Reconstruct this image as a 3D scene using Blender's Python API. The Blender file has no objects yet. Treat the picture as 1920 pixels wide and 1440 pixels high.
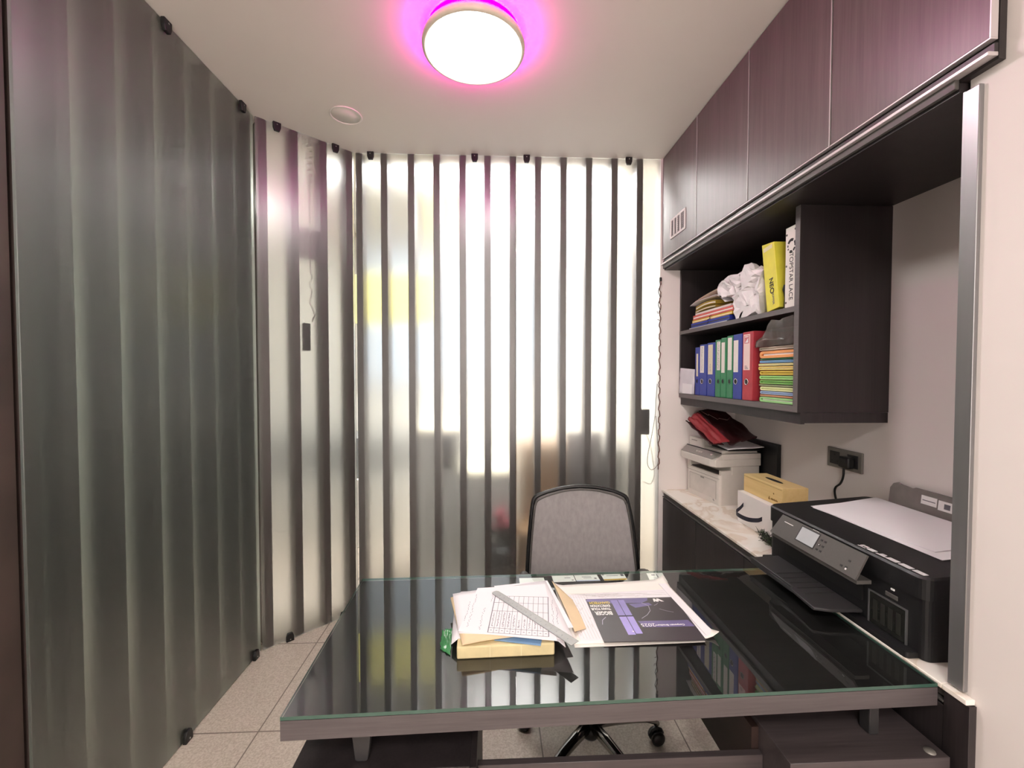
import bpy, bmesh, math, random
from mathutils import Vector, Matrix, noise

# ------------------------------------------------------------------ camera, world, exposure
S = bpy.context.scene
COL = S.collection
CAM_H = 1.53
cd = bpy.data.cameras.new('camera'); cam = bpy.data.objects.new('camera', cd); COL.objects.link(cam)
cd.sensor_width = 36.0; cd.lens = 15.0; cd.clip_start = 0.02; cd.clip_end = 60
cam.location = (0, 0, CAM_H)
cam.rotation_euler = (math.radians(90 - 1.48), 0, math.radians(-2.43))
S.camera = cam
w = bpy.data.worlds.new('world'); S.world = w; w.use_nodes = True
w.node_tree.nodes['Background'].inputs[0].default_value = (0.8, 0.9, 1.0, 1)
w.node_tree.nodes['Background'].inputs[1].default_value = 0.3
S.view_settings.view_transform = 'Standard'; S.view_settings.look = 'None'
S.view_settings.gamma = 1.0; S.view_settings.use_curve_mapping = False
S.view_settings.exposure = 0.45
S.cycles.max_bounces = 12; S.cycles.diffuse_bounces = 5; S.cycles.glossy_bounces = 5
S.cycles.transmission_bounces = 10; S.cycles.transparent_max_bounces = 12
S.cycles.sample_clamp_indirect = 6.0; S.cycles.use_denoising = True
LAMP_EMIT = 38.0
HALO_EMIT = 62.0

def area_light(name, loc, size, power, color, rot=(0, 0, 0), size_y=None):
    l = bpy.data.lights.new(name, 'AREA'); l.energy = power; l.color = color; l.size = size
    if size_y: l.shape = 'RECTANGLE'; l.size_y = size_y
    o = bpy.data.objects.new(name, l); COL.objects.link(o); o.location = loc; o.rotation_euler = rot
    return o
# unseen fill added overhead behind the camera
area_light('rear_overhead_fill', (-0.25, -1.05, 2.88), 0.5, 36, (1.0, 0.94, 0.90))
# large soft fill added behind the camera to lift the ceiling and walls
area_light('rear_soft_fill', (-0.1, -1.76, 1.35), 2.2, 42, (1.0, 0.97, 0.95), (math.radians(-90), 0, 0), 2.3)
# ceiling lights beyond the frosted partition, with an added fill between them
area_light('back_room_ceiling_light', (0.35, 3.45, 2.87), 1.0, 84, (1.0, 0.965, 0.955))
area_light('back_room_strip_fill', (-0.15, 2.93, 2.88), 2.0, 34, (1.0, 0.98, 0.96), (0, 0, 0), 0.10)  # added fill, brightens the cabinet fronts facing the partition
area_light('corridor_ceiling_light', (-2.1, 3.3, 2.87), 0.5, 5, (1.0, 0.95, 0.88))

# ------------------------------------------------------------------ materials
MATS = {}
def rgb(h):
    h = h.lstrip('#'); c = [int(h[i:i+2], 16) / 255 for i in (0, 2, 4)]
    return tuple((x / 12.92 if x <= 0.04045 else ((x + 0.055) / 1.055) ** 2.4) for x in c)
def mat(name, color, rough=0.5, metal=0.0, var=0.06, scale=18.0, bump=0.0, coat=0.0, spec=0.5, stretch=(1, 1, 1), emis=None, alpha=1.0, sheen=0):
    if name in MATS: return MATS[name]
    if isinstance(color, str): color = rgb(color)
    m = bpy.data.materials.new(name); m.use_nodes = True; nt = m.node_tree; N = nt.nodes; L = nt.links
    b = N['Principled BSDF']
    b.inputs['Roughness'].default_value = rough; b.inputs['Metallic'].default_value = metal
    b.inputs['Specular IOR Level'].default_value = spec
    b.inputs['Coat Weight'].default_value = coat; b.inputs['Coat Roughness'].default_value = 0.12
    if sheen: b.inputs['Sheen Weight'].default_value = sheen
    tc = N.new('ShaderNodeTexCoord'); mp = N.new('ShaderNodeMapping'); mp.inputs['Scale'].default_value = stretch
    nz = N.new('ShaderNodeTexNoise'); nz.inputs['Scale'].default_value = scale; nz.inputs['Detail'].default_value = 4
    L.new(tc.outputs['Object'], mp.inputs['Vector']); L.new(mp.outputs[0], nz.inputs['Vector'])
    cr = N.new('ShaderNodeValToRGB')
    lo = tuple(max(0, c * (1 - var)) for c in color); hi = tuple(min(1, c * (1 + var)) for c in color)
    cr.color_ramp.elements[0].position = 0.3; cr.color_ramp.elements[1].position = 0.7
    cr.color_ramp.elements[0].color = (*lo, 1); cr.color_ramp.elements[1].color = (*hi, 1)
    L.new(nz.outputs['Fac'], cr.inputs[0]); L.new(cr.outputs[0], b.inputs['Base Color'])
    if bump:
        bp = N.new('ShaderNodeBump'); bp.inputs['Strength'].default_value = bump; bp.inputs['Distance'].default_value = 0.002
        L.new(nz.outputs['Fac'], bp.inputs['Height']); L.new(bp.outputs[0], b.inputs['Normal'])
    if emis:
        b.inputs['Emission Color'].default_value = (*emis[0], 1); b.inputs['Emission Strength'].default_value = emis[1]
    if alpha < 1: b.inputs['Alpha'].default_value = alpha
    MATS[name] = m
    return m
def wood(name, c1, c2, axis='z', rough=0.42, coat=0.0, spec=0.5, scale=1.0, bump=0.12):
    if name in MATS: return MATS[name]
    m = bpy.data.materials.new(name); m.use_nodes = True; nt = m.node_tree; N = nt.nodes; L = nt.links
    b = N['Principled BSDF']; b.inputs['Roughness'].default_value = rough; b.inputs['Specular IOR Level'].default_value = spec
    b.inputs['Coat Weight'].default_value = coat; b.inputs['Coat Roughness'].default_value = 0.25
    tc = N.new('ShaderNodeTexCoord'); mp = N.new('ShaderNodeMapping')
    s = {'z': (160, 160, 5), 'x': (5, 160, 160), 'y': (160, 5, 160)}[axis]
    mp.inputs['Scale'].default_value = tuple(v * scale for v in s)
    nz = N.new('ShaderNodeTexNoise'); nz.inputs['Scale'].default_value = 1.0; nz.inputs['Detail'].default_value = 5; nz.inputs['Roughness'].default_value = 0.65
    mp2 = N.new('ShaderNodeMapping'); mp2.inputs['Scale'].default_value = tuple(v * scale * 0.12 for v in s)
    n2 = N.new('ShaderNodeTexNoise'); n2.inputs['Scale'].default_value = 1.0; n2.inputs['Detail'].default_value = 2
    L.new(tc.outputs['Object'], mp.inputs['Vector']); L.new(mp.outputs[0], nz.inputs['Vector'])
    L.new(tc.outputs['Object'], mp2.inputs['Vector']); L.new(mp2.outputs[0], n2.inputs['Vector'])
    ad = N.new('ShaderNodeMath'); ad.operation = 'ADD'; L.new(nz.outputs['Fac'], ad.inputs[0]); L.new(n2.outputs['Fac'], ad.inputs[1])
    hf = N.new('ShaderNodeMath'); hf.operation = 'MULTIPLY'; hf.inputs[1].default_value = 0.5; L.new(ad.outputs[0], hf.inputs[0])
    cr = N.new('ShaderNodeValToRGB'); cr.color_ramp.elements[0].position = 0.36; cr.color_ramp.elements[1].position = 0.64
    cr.color_ramp.elements[0].color = (*rgb(c1), 1); cr.color_ramp.elements[1].color = (*rgb(c2), 1)
    L.new(hf.outputs[0], cr.inputs[0]); L.new(cr.outputs[0], b.inputs['Base Color'])
    bp = N.new('ShaderNodeBump'); bp.inputs['Strength'].default_value = bump; bp.inputs['Distance'].default_value = 0.001
    L.new(nz.outputs['Fac'], bp.inputs['Height']); L.new(bp.outputs[0], b.inputs['Normal'])
    MATS[name] = m
    return m
def emit(name, color, strength):
    m = bpy.data.materials.new(name); m.use_nodes = True; nt = m.node_tree
    for n in list(nt.nodes): nt.nodes.remove(n)
    e = nt.nodes.new('ShaderNodeEmission'); e.inputs[0].default_value = (*color, 1); e.inputs[1].default_value = strength
    o = nt.nodes.new('ShaderNodeOutputMaterial'); nt.links.new(e.outputs[0], o.inputs[0]); MATS[name] = m
    return m
def frosted(nm='frosted_glass', tint=(0.945, 0.972, 0.955)):
    m = bpy.data.materials.new(nm); m.use_nodes = True; nt = m.node_tree; N = nt.nodes; L = nt.links
    b = N['Principled BSDF']
    b.inputs['Base Color'].default_value = (*tint, 1); b.inputs['Transmission Weight'].default_value = 1.0
    b.inputs['IOR'].default_value = 1.45; b.inputs['Roughness'].default_value = 0.40
    b.inputs['Coat Weight'].default_value = 0.8; b.inputs['Coat Roughness'].default_value = 0.30
    tc = N.new('ShaderNodeTexCoord'); nz = N.new('ShaderNodeTexNoise'); nz.inputs['Scale'].default_value = 3.0
    mr = N.new('ShaderNodeMapRange'); mr.inputs['To Min'].default_value = 0.36; mr.inputs['To Max'].default_value = 0.42
    L.new(tc.outputs['Object'], nz.inputs['Vector']); L.new(nz.outputs['Fac'], mr.inputs['Value']); L.new(mr.outputs[0], b.inputs['Roughness'])
    MATS[nm] = m; return m
def clear_glass(name, tint, refl_ior=1.5, extra=0.0):
    m = bpy.data.materials.new(name); m.use_nodes = True; nt = m.node_tree; N = nt.nodes; L = nt.links
    for n in list(N): N.remove(n)
    t = N.new('ShaderNodeBsdfTransparent'); t.inputs[0].default_value = (*tint, 1)
    g = N.new('ShaderNodeBsdfGlossy'); g.inputs['Roughness'].default_value = 0.015; g.inputs[0].default_value = (1, 1, 1, 1)
    f = N.new('ShaderNodeFresnel'); f.inputs[0].default_value = refl_ior
    mx = N.new('ShaderNodeMixShader'); o = N.new('ShaderNodeOutputMaterial')
    ge = N.new('ShaderNodeNewGeometry'); sb = N.new('ShaderNodeMath'); sb.operation = 'SUBTRACT'; sb.inputs[0].default_value = 1.0
    ml = N.new('ShaderNodeMath'); ml.operation = 'MULTIPLY'
    L.new(ge.outputs['Backfacing'], sb.inputs[1]); L.new(f.outputs[0], ml.inputs[0]); L.new(sb.outputs[0], ml.inputs[1])
    L.new(ml.outputs[0], mx.inputs[0]); L.new(t.outputs[0], mx.inputs[1]); L.new(g.outputs[0], mx.inputs[2]); L.new(mx.outputs[0], o.inputs[0])
    MATS[name] = m; return m
def marble():
    m = bpy.data.materials.new('cream_marble'); m.use_nodes = True; nt = m.node_tree; N = nt.nodes; L = nt.links
    b = N['Principled BSDF']; b.inputs['Roughness'].default_value = 0.25
    tc = N.new('ShaderNodeTexCoord'); n1 = N.new('ShaderNodeTexNoise'); n1.inputs['Scale'].default_value = 4; n1.inputs['Detail'].default_value = 8; n1.inputs['Distortion'].default_value = 1.6
    L.new(tc.outputs['Object'], n1.inputs['Vector'])
    cr = N.new('ShaderNodeValToRGB'); e = cr.color_ramp.elements
    e[0].position = 0.35; e[0].color = (*rgb('#f3ece2'), 1); e[1].position = 0.6; e[1].color = (*rgb('#f6f1e9'), 1)
    x = e.new(0.47); x.color = (*rgb('#e2d3c2'), 1); x = e.new(0.5); x.color = (*rgb('#f1e9de'), 1)
    L.new(n1.outputs['Fac'], cr.inputs[0]); L.new(cr.outputs[0], b.inputs['Base Color']); MATS['cream_marble'] = m; return m
def floor_tile():
    m = bpy.data.materials.new('beige_floor_tile'); m.use_nodes = True; nt = m.node_tree; N = nt.nodes; L = nt.links
    b = N['Principled BSDF']; b.inputs['Roughness'].default_value = 0.42
    tc = N.new('ShaderNodeTexCoord'); mp = N.new('ShaderNodeMapping'); mp.inputs['Location'].default_value = (-0.294, -1.626, 0)
    L.new(tc.outputs['Object'], mp.inputs['Vector'])
    br = N.new('ShaderNodeTexBrick'); br.offset = 0; br.inputs['Scale'].default_value = 1.0; br.inputs['Brick Width'].default_value = 0.6; br.inputs['Row Height'].default_value = 0.6
    br.inputs['Mortar Size'].default_value = 0.003; br.inputs['Mortar Smooth'].default_value = 0.1
    nz = N.new('ShaderNodeTexNoise'); nz.inputs['Scale'].default_value = 140; nz.inputs['Detail'].default_value = 4
    L.new(tc.outputs['Object'], nz.inputs['Vector'])
    cr = N.new('ShaderNodeValToRGB'); cr.color_ramp.elements[0].position = 0.35; cr.color_ramp.elements[1].position = 0.65
    cr.color_ramp.elements[0].color = (*rgb('#b3a697'), 1); cr.color_ramp.elements[1].color = (*rgb('#cdc2b5'), 1)
    L.new(nz.outputs['Fac'], cr.inputs[0]); L.new(cr.outputs[0], br.inputs['Color1']); L.new(cr.outputs[0], br.inputs['Color2'])
    br.inputs['Mortar'].default_value = (*rgb('#7c7066'), 1); L.new(mp.outputs[0], br.inputs['Vector'])
    L.new(br.outputs['Color'], b.inputs['Base Color']); MATS['beige_floor_tile'] = m; return m

M_wall = mat('wall_white_paint', '#ece5e1', 0.6, var=0.02, scale=3)
M_ceil = mat('ceiling_paint', '#eae4dc', 0.6, var=0.015, scale=2)
M_brown = mat('old_brown_plaster', '#3d322c', 0.6, var=0.35, scale=3.5, bump=0.2)
M_cream = mat('back_room_cream_paint', '#e8e5dd', 0.6, var=0.02, scale=2)
M_lam = wood('dark_laminate', '#554a49', '#6b5e5d', 'z', rough=0.36, spec=0.55)
M_lamh = wood('dark_laminate_horizontal', '#3c3637', '#504849', 'x', rough=0.4)
M_lamy = wood('dark_laminate_shelf', '#37302f', '#463d3d', 'y', rough=0.42)
M_shelf = wood('shelf_dark_laminate', '#262122', '#312b2b', 'z', rough=0.42)
M_shedge = wood('shelf_grey_edge', '#5b5655', '#6b6564', 'y', rough=0.4)
M_base = wood('black_brown_laminate', '#211d1e', '#332d2e', 'z', rough=0.45)
M_desk = wood('desk_dark_laminate', '#161515', '#1f1d1d', 'x', rough=0.5, spec=0.2, bump=0)
M_deskedge = wood('desk_edge_laminate', '#4a4445', '#5d5657', 'x', rough=0.42)
M_batten = wood('batten_brown_laminate', '#3d3331', '#4a3f3c', 'z', rough=0.45)
M_alu = mat('brushed_aluminium', '#9a9a9b', 0.38, metal=0.85, var=0.05, scale=30, stretch=(1, 1, 0.05))
M_alul = mat('light_aluminium_strip', '#cfc8c8', 0.4, metal=0.4, var=0.03)
M_chrome = mat('chrome', '#c8c8c8', 0.12, metal=1.0, var=0.01)
M_blk = mat('black_plastic', '#151516', 0.4, var=0.1, scale=60)
M_blk2 = mat('matt_black_plastic', '#111113', 0.5, var=0.08, scale=200, bump=0.15)
M_gp = mat('graphite_plastic', '#55524f', 0.5, var=0.04, scale=200)
M_dgp = mat('dark_graphite_plastic', '#2c2b2c', 0.5, var=0.05, scale=150)
M_marble = marble(); M_floor = floor_tile(); M_frost = frosted(); M_frost2 = frosted('frosted_glass_green', (0.84, 0.93, 0.875))
M_paper = mat('white_paper', '#f0ecf0', 0.75, var=0.01, scale=8)
M_paper2 = mat('plan_paper', '#f3efe8', 0.75, var=0.015, scale=10)
M_ink = mat('grey_ink', '#6a6870', 0.7)
M_inkd = mat('black_ink', '#1c1b1d', 0.6)
M_inkw = mat('white_print', '#f4f2f0', 0.6)
M_glass = clear_glass('desk_clear_glass', (0.96, 0.98, 0.97), 1.75)
M_gedge = mat('green_glass_edge', '#3c5a4f', 0.12, var=0.05, spec=0.8)

# ------------------------------------------------------------------ mesh helpers
class MB:
    def __init__(s): s.bm = bmesh.new(); s.M = Matrix.Identity(4)
    def _v(s, p): return s.bm.verts.new(s.M @ Vector(p))
    def face(s, vs, mi=0, smooth=False):
        try: f = s.bm.faces.new(vs)
        except ValueError: return None
        f.material_index = mi; f.smooth = smooth
        return f
    def box(s, x0, x1, y0, y1, z0, z1, bev=0, mi=0, seg=2):
        v = [s._v(p) for p in [(x0, y0, z0), (x1, y0, z0), (x1, y1, z0), (x0, y1, z0), (x0, y0, z1), (x1, y0, z1), (x1, y1, z1), (x0, y1, z1)]]
        fs = [s.face([v[i] for i in q], mi) for q in [(3, 2, 1, 0), (4, 5, 6, 7), (0, 1, 5, 4), (1, 2, 6, 5), (2, 3, 7, 6), (3, 0, 4, 7)]]
        if bev:
            es = set(e for f in fs for e in f.edges)
            r = bmesh.ops.bevel(s.bm, geom=list(es), offset=bev, segments=seg, affect='EDGES', profile=0.5)
            for f in r['faces']: f.material_index = mi; f.smooth = True
        return s
    def prism(s, pts, z0, z1, mi=0, mside=None, bev=0):
        """polygon pts (x, y) extruded from z0 to z1, in the local frame of s.M"""
        a = sum(pts[i][0] * pts[(i + 1) % len(pts)][1] - pts[(i + 1) % len(pts)][0] * pts[i][1] for i in range(len(pts)))
        if a < 0: pts = list(reversed(pts))
        lo = [s._v((x, y, z0)) for x, y in pts]; hi = [s._v((x, y, z1)) for x, y in pts]
        fs = [s.face(list(reversed(lo)), mi), s.face(hi, mi)]; n = len(pts)
        for i in range(n): fs.append(s.face([lo[i], lo[(i + 1) % n], hi[(i + 1) % n], hi[i]], mi if mside is None else mside))
        if bev:
            es = set(e for f in fs for e in f.edges)
            r = bmesh.ops.bevel(s.bm, geom=list(es), offset=bev, segments=2, affect='EDGES', profile=0.5)
            for f in r['faces']: f.smooth = True
        return s
    def lathe(s, prof, c=(0, 0, 0), n=64, mi=0, smooth=True, cap=True):
        rings = []
        for r, z in prof:
            if r < 1e-6: rings.append([s._v((c[0], c[1], c[2] + z))])
            else: rings.append([s._v((c[0] + r * math.cos(2 * math.pi * i / n), c[1] + r * math.sin(2 * math.pi * i / n), c[2] + z)) for i in range(n)])
        for a, b in zip(rings, rings[1:]):
            for i in range(n):
                j = (i + 1) % n
                if len(a) == 1 and len(b) == 1: continue
                if len(a) == 1: s.face([a[0], b[i], b[j]], mi, smooth)
                elif len(b) == 1: s.face([a[i], b[0], a[j]], mi, smooth)
                else: s.face([a[i], b[i], b[j], a[j]], mi, smooth)
        return s
    def tube(s, pts, r, n=8, mi=0, caps=True):
        pts = [Vector(p) for p in pts]; rs = r if isinstance(r, (list, tuple)) else [r] * len(pts)
        t = (pts[1] - pts[0]).normalized(); up = Vector((0, 0, 1)) if abs(t.z) < 0.9 else Vector((1, 0, 0))
        u = t.cross(up).normalized(); rings = []
        for i, p in enumerate(pts):
            if i == 0: t = pts[1] - pts[0]
            elif i == len(pts) - 1: t = pts[-1] - pts[-2]
            else: t = pts[i + 1] - pts[i - 1]
            t.normalize(); u = (u - t * u.dot(t)).normalized(); v = t.cross(u)
            rings.append([s._v(p + (u * math.cos(2 * math.pi * k / n) + v * math.sin(2 * math.pi * k / n)) * rs[i]) for k in range(n)])
        for a, b in zip(rings, rings[1:]):
            for k in range(n): s.face([a[k], a[(k + 1) % n], b[(k + 1) % n], b[k]], mi, True)
        if caps: s.face(list(reversed(rings[0])), mi); s.face(rings[-1], mi)
        return s
    def slab(s, c, th, nu=1, nv=1, fn=None, mi=0, mib=None):
        """thin slab over the corners c (4 points, counter-clockwise seen from its upper side); fn(u,v) lifts it along the normal"""
        c = [Vector(p) for p in c]; nrm = (c[1] - c[0]).cross(c[3] - c[0]).normalized()
        T = []; B = []
        for j in range(nv + 1):
            rt, rb = [], []
            for i in range(nu + 1):
                u, v = i / nu, j / nv
                p = (c[0] * (1 - u) + c[1] * u) * (1 - v) + (c[3] * (1 - u) + c[2] * u) * v
                if fn: p = p + nrm * fn(u, v)
                rt.append(s._v(p + nrm * th)); rb.append(s._v(p))
            T.append(rt); B.append(rb)
        sm = fn is not None
        for j in range(nv):
            for i in range(nu):
                s.face([T[j][i], T[j][i + 1], T[j + 1][i + 1], T[j + 1][i]], mi, sm)
                s.face([B[j][i], B[j + 1][i], B[j + 1][i + 1], B[j][i + 1]], mi if mib is None else mib, sm)
        for i in range(nu):
            s.face([B[0][i], B[0][i + 1], T[0][i + 1], T[0][i]], mi); s.face([B[nv][i + 1], B[nv][i], T[nv][i], T[nv][i + 1]], mi)
        for j in range(nv):
            s.face([B[j + 1][0], B[j][0], T[j][0], T[j + 1][0]], mi); s.face([B[j][nu], B[j + 1][nu], T[j + 1][nu], T[j][nu]], mi)
        return s

def obj(name, mb, mats, parent=None, label=None):
    bm = mb.bm if isinstance(mb, MB) else mb
    bm.normal_update()
    vs = bm.verts
    lo = Vector((min(v.co.x for v in vs), min(v.co.y for v in vs), min(v.co.z for v in vs)))
    hi = Vector((max(v.co.x for v in vs), max(v.co.y for v in vs), max(v.co.z for v in vs)))
    c = (lo + hi) / 2; c.z = lo.z
    for v in vs: v.co -= c
    me = bpy.data.meshes.new(name); bm.to_mesh(me); bm.free()
    for m in (mats if isinstance(mats, (list, tuple)) else [mats]): me.materials.append(m)
    o = bpy.data.objects.new(name, me); COL.objects.link(o); o.location = c
    if parent:
        o.parent = parent
        o.matrix_parent_inverse = parent_matrix(parent).inverted()
    if label: o['label'] = label
    return o
def parent_matrix(p):
    m = Matrix.LocRotScale(p.location, p.rotation_euler, p.scale)
    if p.parent: m = parent_matrix(p.parent) @ p.matrix_parent_inverse @ m
    return m
def thing(name, label, cat, loc, group=None):
    o = bpy.data.objects.new(name, None); COL.objects.link(o); o.location = loc; o.empty_display_size = 0.05
    return tag(o, label, cat, group)
def tag(o, label, cat, group=None, kind=None):
    o['label'] = label; o['category'] = cat
    if group: o['group'] = group
    if kind: o['kind'] = kind
    return o
def struct(name, mb, m, label=None):
    o = obj(name, mb, m); o['kind'] = 'structure'
    if label: o['label'] = label
    return o
def copy_tree(o, parent=None):
    c = o.copy(); COL.objects.link(c)
    if parent: c.parent = parent
    for ch in [x for x in bpy.data.objects if x.parent == o]: copy_tree(ch, c)
    return c
def frame(o, x, y):
    """matrix whose local X runs along x, local Y along y, from origin o"""
    x = Vector(x).normalized(); y = Vector(y); y = (y - x * y.dot(x)).normalized(); z = x.cross(y)
    m = Matrix((x, y, z)).transposed().to_4x4(); m.translation = Vector(o); return m
def text(name, body, size, M, mt, parent, align='LEFT', thick=0.0004, sx=1.0, bold=0.0):
    cu = bpy.data.curves.new('t', 'FONT'); cu.body = body; cu.size = size; cu.align_x = align; cu.extrude = thick; cu.offset = bold
    cu.space_line = 0.85
    t = bpy.data.objects.new('t', cu); COL.objects.link(t)
    bpy.context.view_layer.update()
    me = bpy.data.meshes.new_from_object(t.evaluated_get(bpy.context.evaluated_depsgraph_get()))
    bm = bmesh.new(); bm.from_mesh(me)
    bmesh.ops.transform(bm, matrix=M @ Matrix.Diagonal((sx, 1, 1, 1)), verts=bm.verts)
    bpy.data.objects.remove(t); bpy.data.curves.remove(cu); bpy.data.meshes.remove(me)
    return obj(name, bm, mt, parent)
R = random.Random(7)

# ------------------------------------------------------------------ the room
ZC = 2.903
XR, XB, XS = 1.10, 1.58, 1.203      # cabinet front plane, niche back wall, open-shelf front
struct('floor', MB().box(-3.3, 1.9, -1.9, 5.9, -0.06, 0.0), M_floor)
struct('ceiling', MB().box(-3.3, 1.9, -1.9, 5.9, ZC, ZC + 0.06), M_ceil)
m = MB(); m.box(XB, XB + 0.06, 0.972, 2.728, 0, ZC); m.box(1.118, XB + 0.06, -1.8, 0.972, 0, ZC)
m.M = Matrix.Identity(4)
struct('wall_right', m, M_wall, 'white wall with a recess for the cupboards and counter')
struct('wall_back', MB().box(1.074, XB + 0.06, 2.728, 2.80, 0, ZC), M_wall)
struct('wall_behind_camera', MB().box(-1.40, 1.64, -1.86, -1.80, 0, ZC), M_wall)
struct('wall_left', MB().box(-1.40, -1.295, -1.80, 1.206, 0, ZC), M_brown, 'dark brown wall end at the left edge')
struct('wall_corridor', MB().box(-3.3, -3.24, -1.8, 4.36, 0, ZC), mat('corridor_grey_paint', '#9a9a90', 0.6, var=0.02))
struct('wall_far', MB().box(-3.24, 1.9, 4.3, 4.36, 0, ZC), M_cream)
struct('wall_far_right', MB().box(1.64, 1.70, 2.80, 4.3, 0, ZC), M_cream)
# aluminium angle on the edge of the right wall
m = MB(); m.box(1.106, 1.118, 0.942, 0.974, 0.775, 2.190, 0.002); m.box(1.106, 1.155, 0.972, 0.977, 0.775, 2.190)
o = struct('trim_1', m, M_alu, 'aluminium edge strip on the corner of the white wall'); 
# small chip in the paint
m = MB(); m.M = frame((1.1178, 0.868, 2.19), (0, -1, 0), (0, 0, 1)); m.prism([(0, 0), (0.012, 0.006), (0.022, 0.016), (0.014, 0.012)], 0, 0.001)
struct('wall_mark', m, M_ink, 'small chipped mark on the white wall by the cupboard end')

# ------------------------------------------------------------------ frosted glass partition
PA = Vector((-1.275, 2.36, 0)); PU = Vector((0.742, 0.670, 0)).normalized(); PN = Vector((-PU.y, PU.x, 0))
PANE_T = 0.010
def pane(name, origin, u, n, s0, s1, label, m_=None):
    t = tag(obj(name, _pane(origin, u, n, s0, s1), [m_ or M_frost]), label, 'glass panel', 'frosted glass panels of the partition')
    return t
def _pane(origin, u, n, s0, s1):
    m = MB(); m.M = frame(origin, u, n)
    sgn = 1 if (m.M.to_3x3() @ Vector((0, 0, 1))).z > 0 else -1
    m.box(s0, s1, 0, PANE_T, min(sgn * 0.006, sgn * (ZC - 0.004)), max(sgn * 0.006, sgn * (ZC - 0.004)), 0.0015, seg=1)
    return m
pane('glass_partition', (-1.28, 0, 0), (0, 1, 0), (-1, 0, 0), 1.212, 2.362, 'near side panel of frosted glass, grey-green, left of the desk', M_frost2)
pane('glass_partition', PA, PU, PN, 0.006, 0.549, 'narrow angled frosted glass panel joining the side and back panels')
pane('glass_partition', (0, 2.728, 0), (1, 0, 0), (0, 1, 0), -0.858, 0.139, 'left of the two back frosted glass panels')
pane('glass_partition', (0, 2.728, 0), (1, 0, 0), (0, 1, 0), 0.143, 1.072, 'right back frosted glass panel behind the chair')

ORD = ['first', 'second', 'third', 'fourth', 'fifth', 'sixth', 'seventh', 'eighth', 'ninth', 'tenth', 'eleventh', 'twelfth']
BW, BD = 0.041, 0.105
def batten(c, ux, uy, label, group, d=BD):
    m = MB(); m.M = frame(c, ux, uy); z0, z1 = (0.0, ZC)
    if (m.M.to_3x3() @ Vector((0, 0, 1))).z < 0: z0, z1 = -ZC, 0.0
    m.box(-BW / 2, BW / 2, PANE_T + 0.001, PANE_T + d, z0, z1, 0.001, seg=1)
    return tag(obj('batten', m, M_batten), label, 'wooden batten', group)
bx = [-0.842, -0.687, -0.519, -0.36, -0.196, -0.039, 0.122, 0.282, 0.445, 0.609, 0.774, 0.939]
for i, x in enumerate(bx):
    batten((x, 2.728, 0), (1, 0, 0), (0, 1, 0), 'dark vertical batten behind the back frosted glass, %s from the left corner' % ORD[i], 'battens behind the back glass')
for i, s in enumerate([0.062, 0.223, 0.385, 0.545]):
    if i == 3: s = 0.541
    batten(PA + PU * (s - BW / 2), PU, PN, 'dark vertical batten behind the angled frosted glass, %s from the left' % ORD[i], 'battens behind the angled glass', 0.10)
for i, y in enumerate([1.240, 1.352, 1.512, 1.676, 1.842, 2.006, 2.170, 2.322]):
    batten((-1.28, y, 0), (0, 1, 0), (-1, 0, 0), 'dark vertical batten behind the side frosted glass, %s from the near edge' % ORD[i], 'battens behind the side glass', 0.10)

# clips: black cup with a lighter screw
def clip(c, u, n, down, label):
    """c on the glass face at floor or ceiling, u along the glass, n into the room"""
    s = -1 if down else 1
    t = thing('glass_clip', label, 'clip', c, 'black clips holding the glass')
    m = MB(); m.M = frame(c, u, (0, 0, s))
    k = 1 if (m.M.to_3x3() @ Vector((0, 0, 1))).dot(Vector(n)) > 0 else -1
    pts = [(-0.021, 0), (0.021, 0), (0.020, 0.028), (0.013, 0.048), (-0.013, 0.048), (-0.020, 0.028)]
    m.prism(pts, min(0, k * 0.016), max(0, k * 0.016), bev=0.003)
    obj('clip_body', m, M_blk, t)
    m = MB(); m.M = frame(Vector(c) + Vector(n) * 0.0165 + Vector((0, 0, s * 0.014)), u, (0, 0, s))
    m.prism([(0.0035 * math.cos(a * math.pi / 4), 0.0035 * math.sin(a * math.pi / 4)) for a in range(8)], -0.0012, 0.0012)
    obj('screw', m, M_chrome, t)
BN = (0, -1, 0)
clip((-0.764, 2.728, ZC), (1, 0, 0), BN, True, 'black glass clip at the ceiling, leftmost on the back partition')
clip((-0.119, 2.728, ZC), (1, 0, 0), BN, True, 'black glass clip at the ceiling, second from left on the back partition')
clip((0.208, 2.728, ZC), (1, 0, 0), BN, True, 'black glass clip at the ceiling, third from left on the back partition')
clip((0.861, 2.728, ZC), (1, 0, 0), BN, True, 'black glass clip at the ceiling, nearest the wall cupboards')
for s, dn, lb in [(0.110, True, 'black glass clip at the ceiling, left one on the angled panel'), (0.431, True, 'black glass clip at the ceiling, right one on the angled panel'),
                  (0.142, False, 'black glass clip at the floor, left one on the angled panel'), (0.451, False, 'black glass clip at the floor beside the far desk corner')]:
    p = PA + PU * s; clip((p.x, p.y, ZC if dn else 0), PU, -PN, dn, lb)
for y, dn, lb in [(1.752, True, 'black glass clip at the ceiling, nearer one on the side panel'), (2.257, True, 'black glass clip at the ceiling, farther one on the side panel'),
                  (1.79, False, 'black glass clip at the floor, nearer one on the side panel'), (2.30, False, 'black glass clip at the floor, farther one on the side panel')]:
    clip((-1.28, y, ZC if dn else 0), (0, 1, 0), (1, 0, 0), dn, lb)

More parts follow.
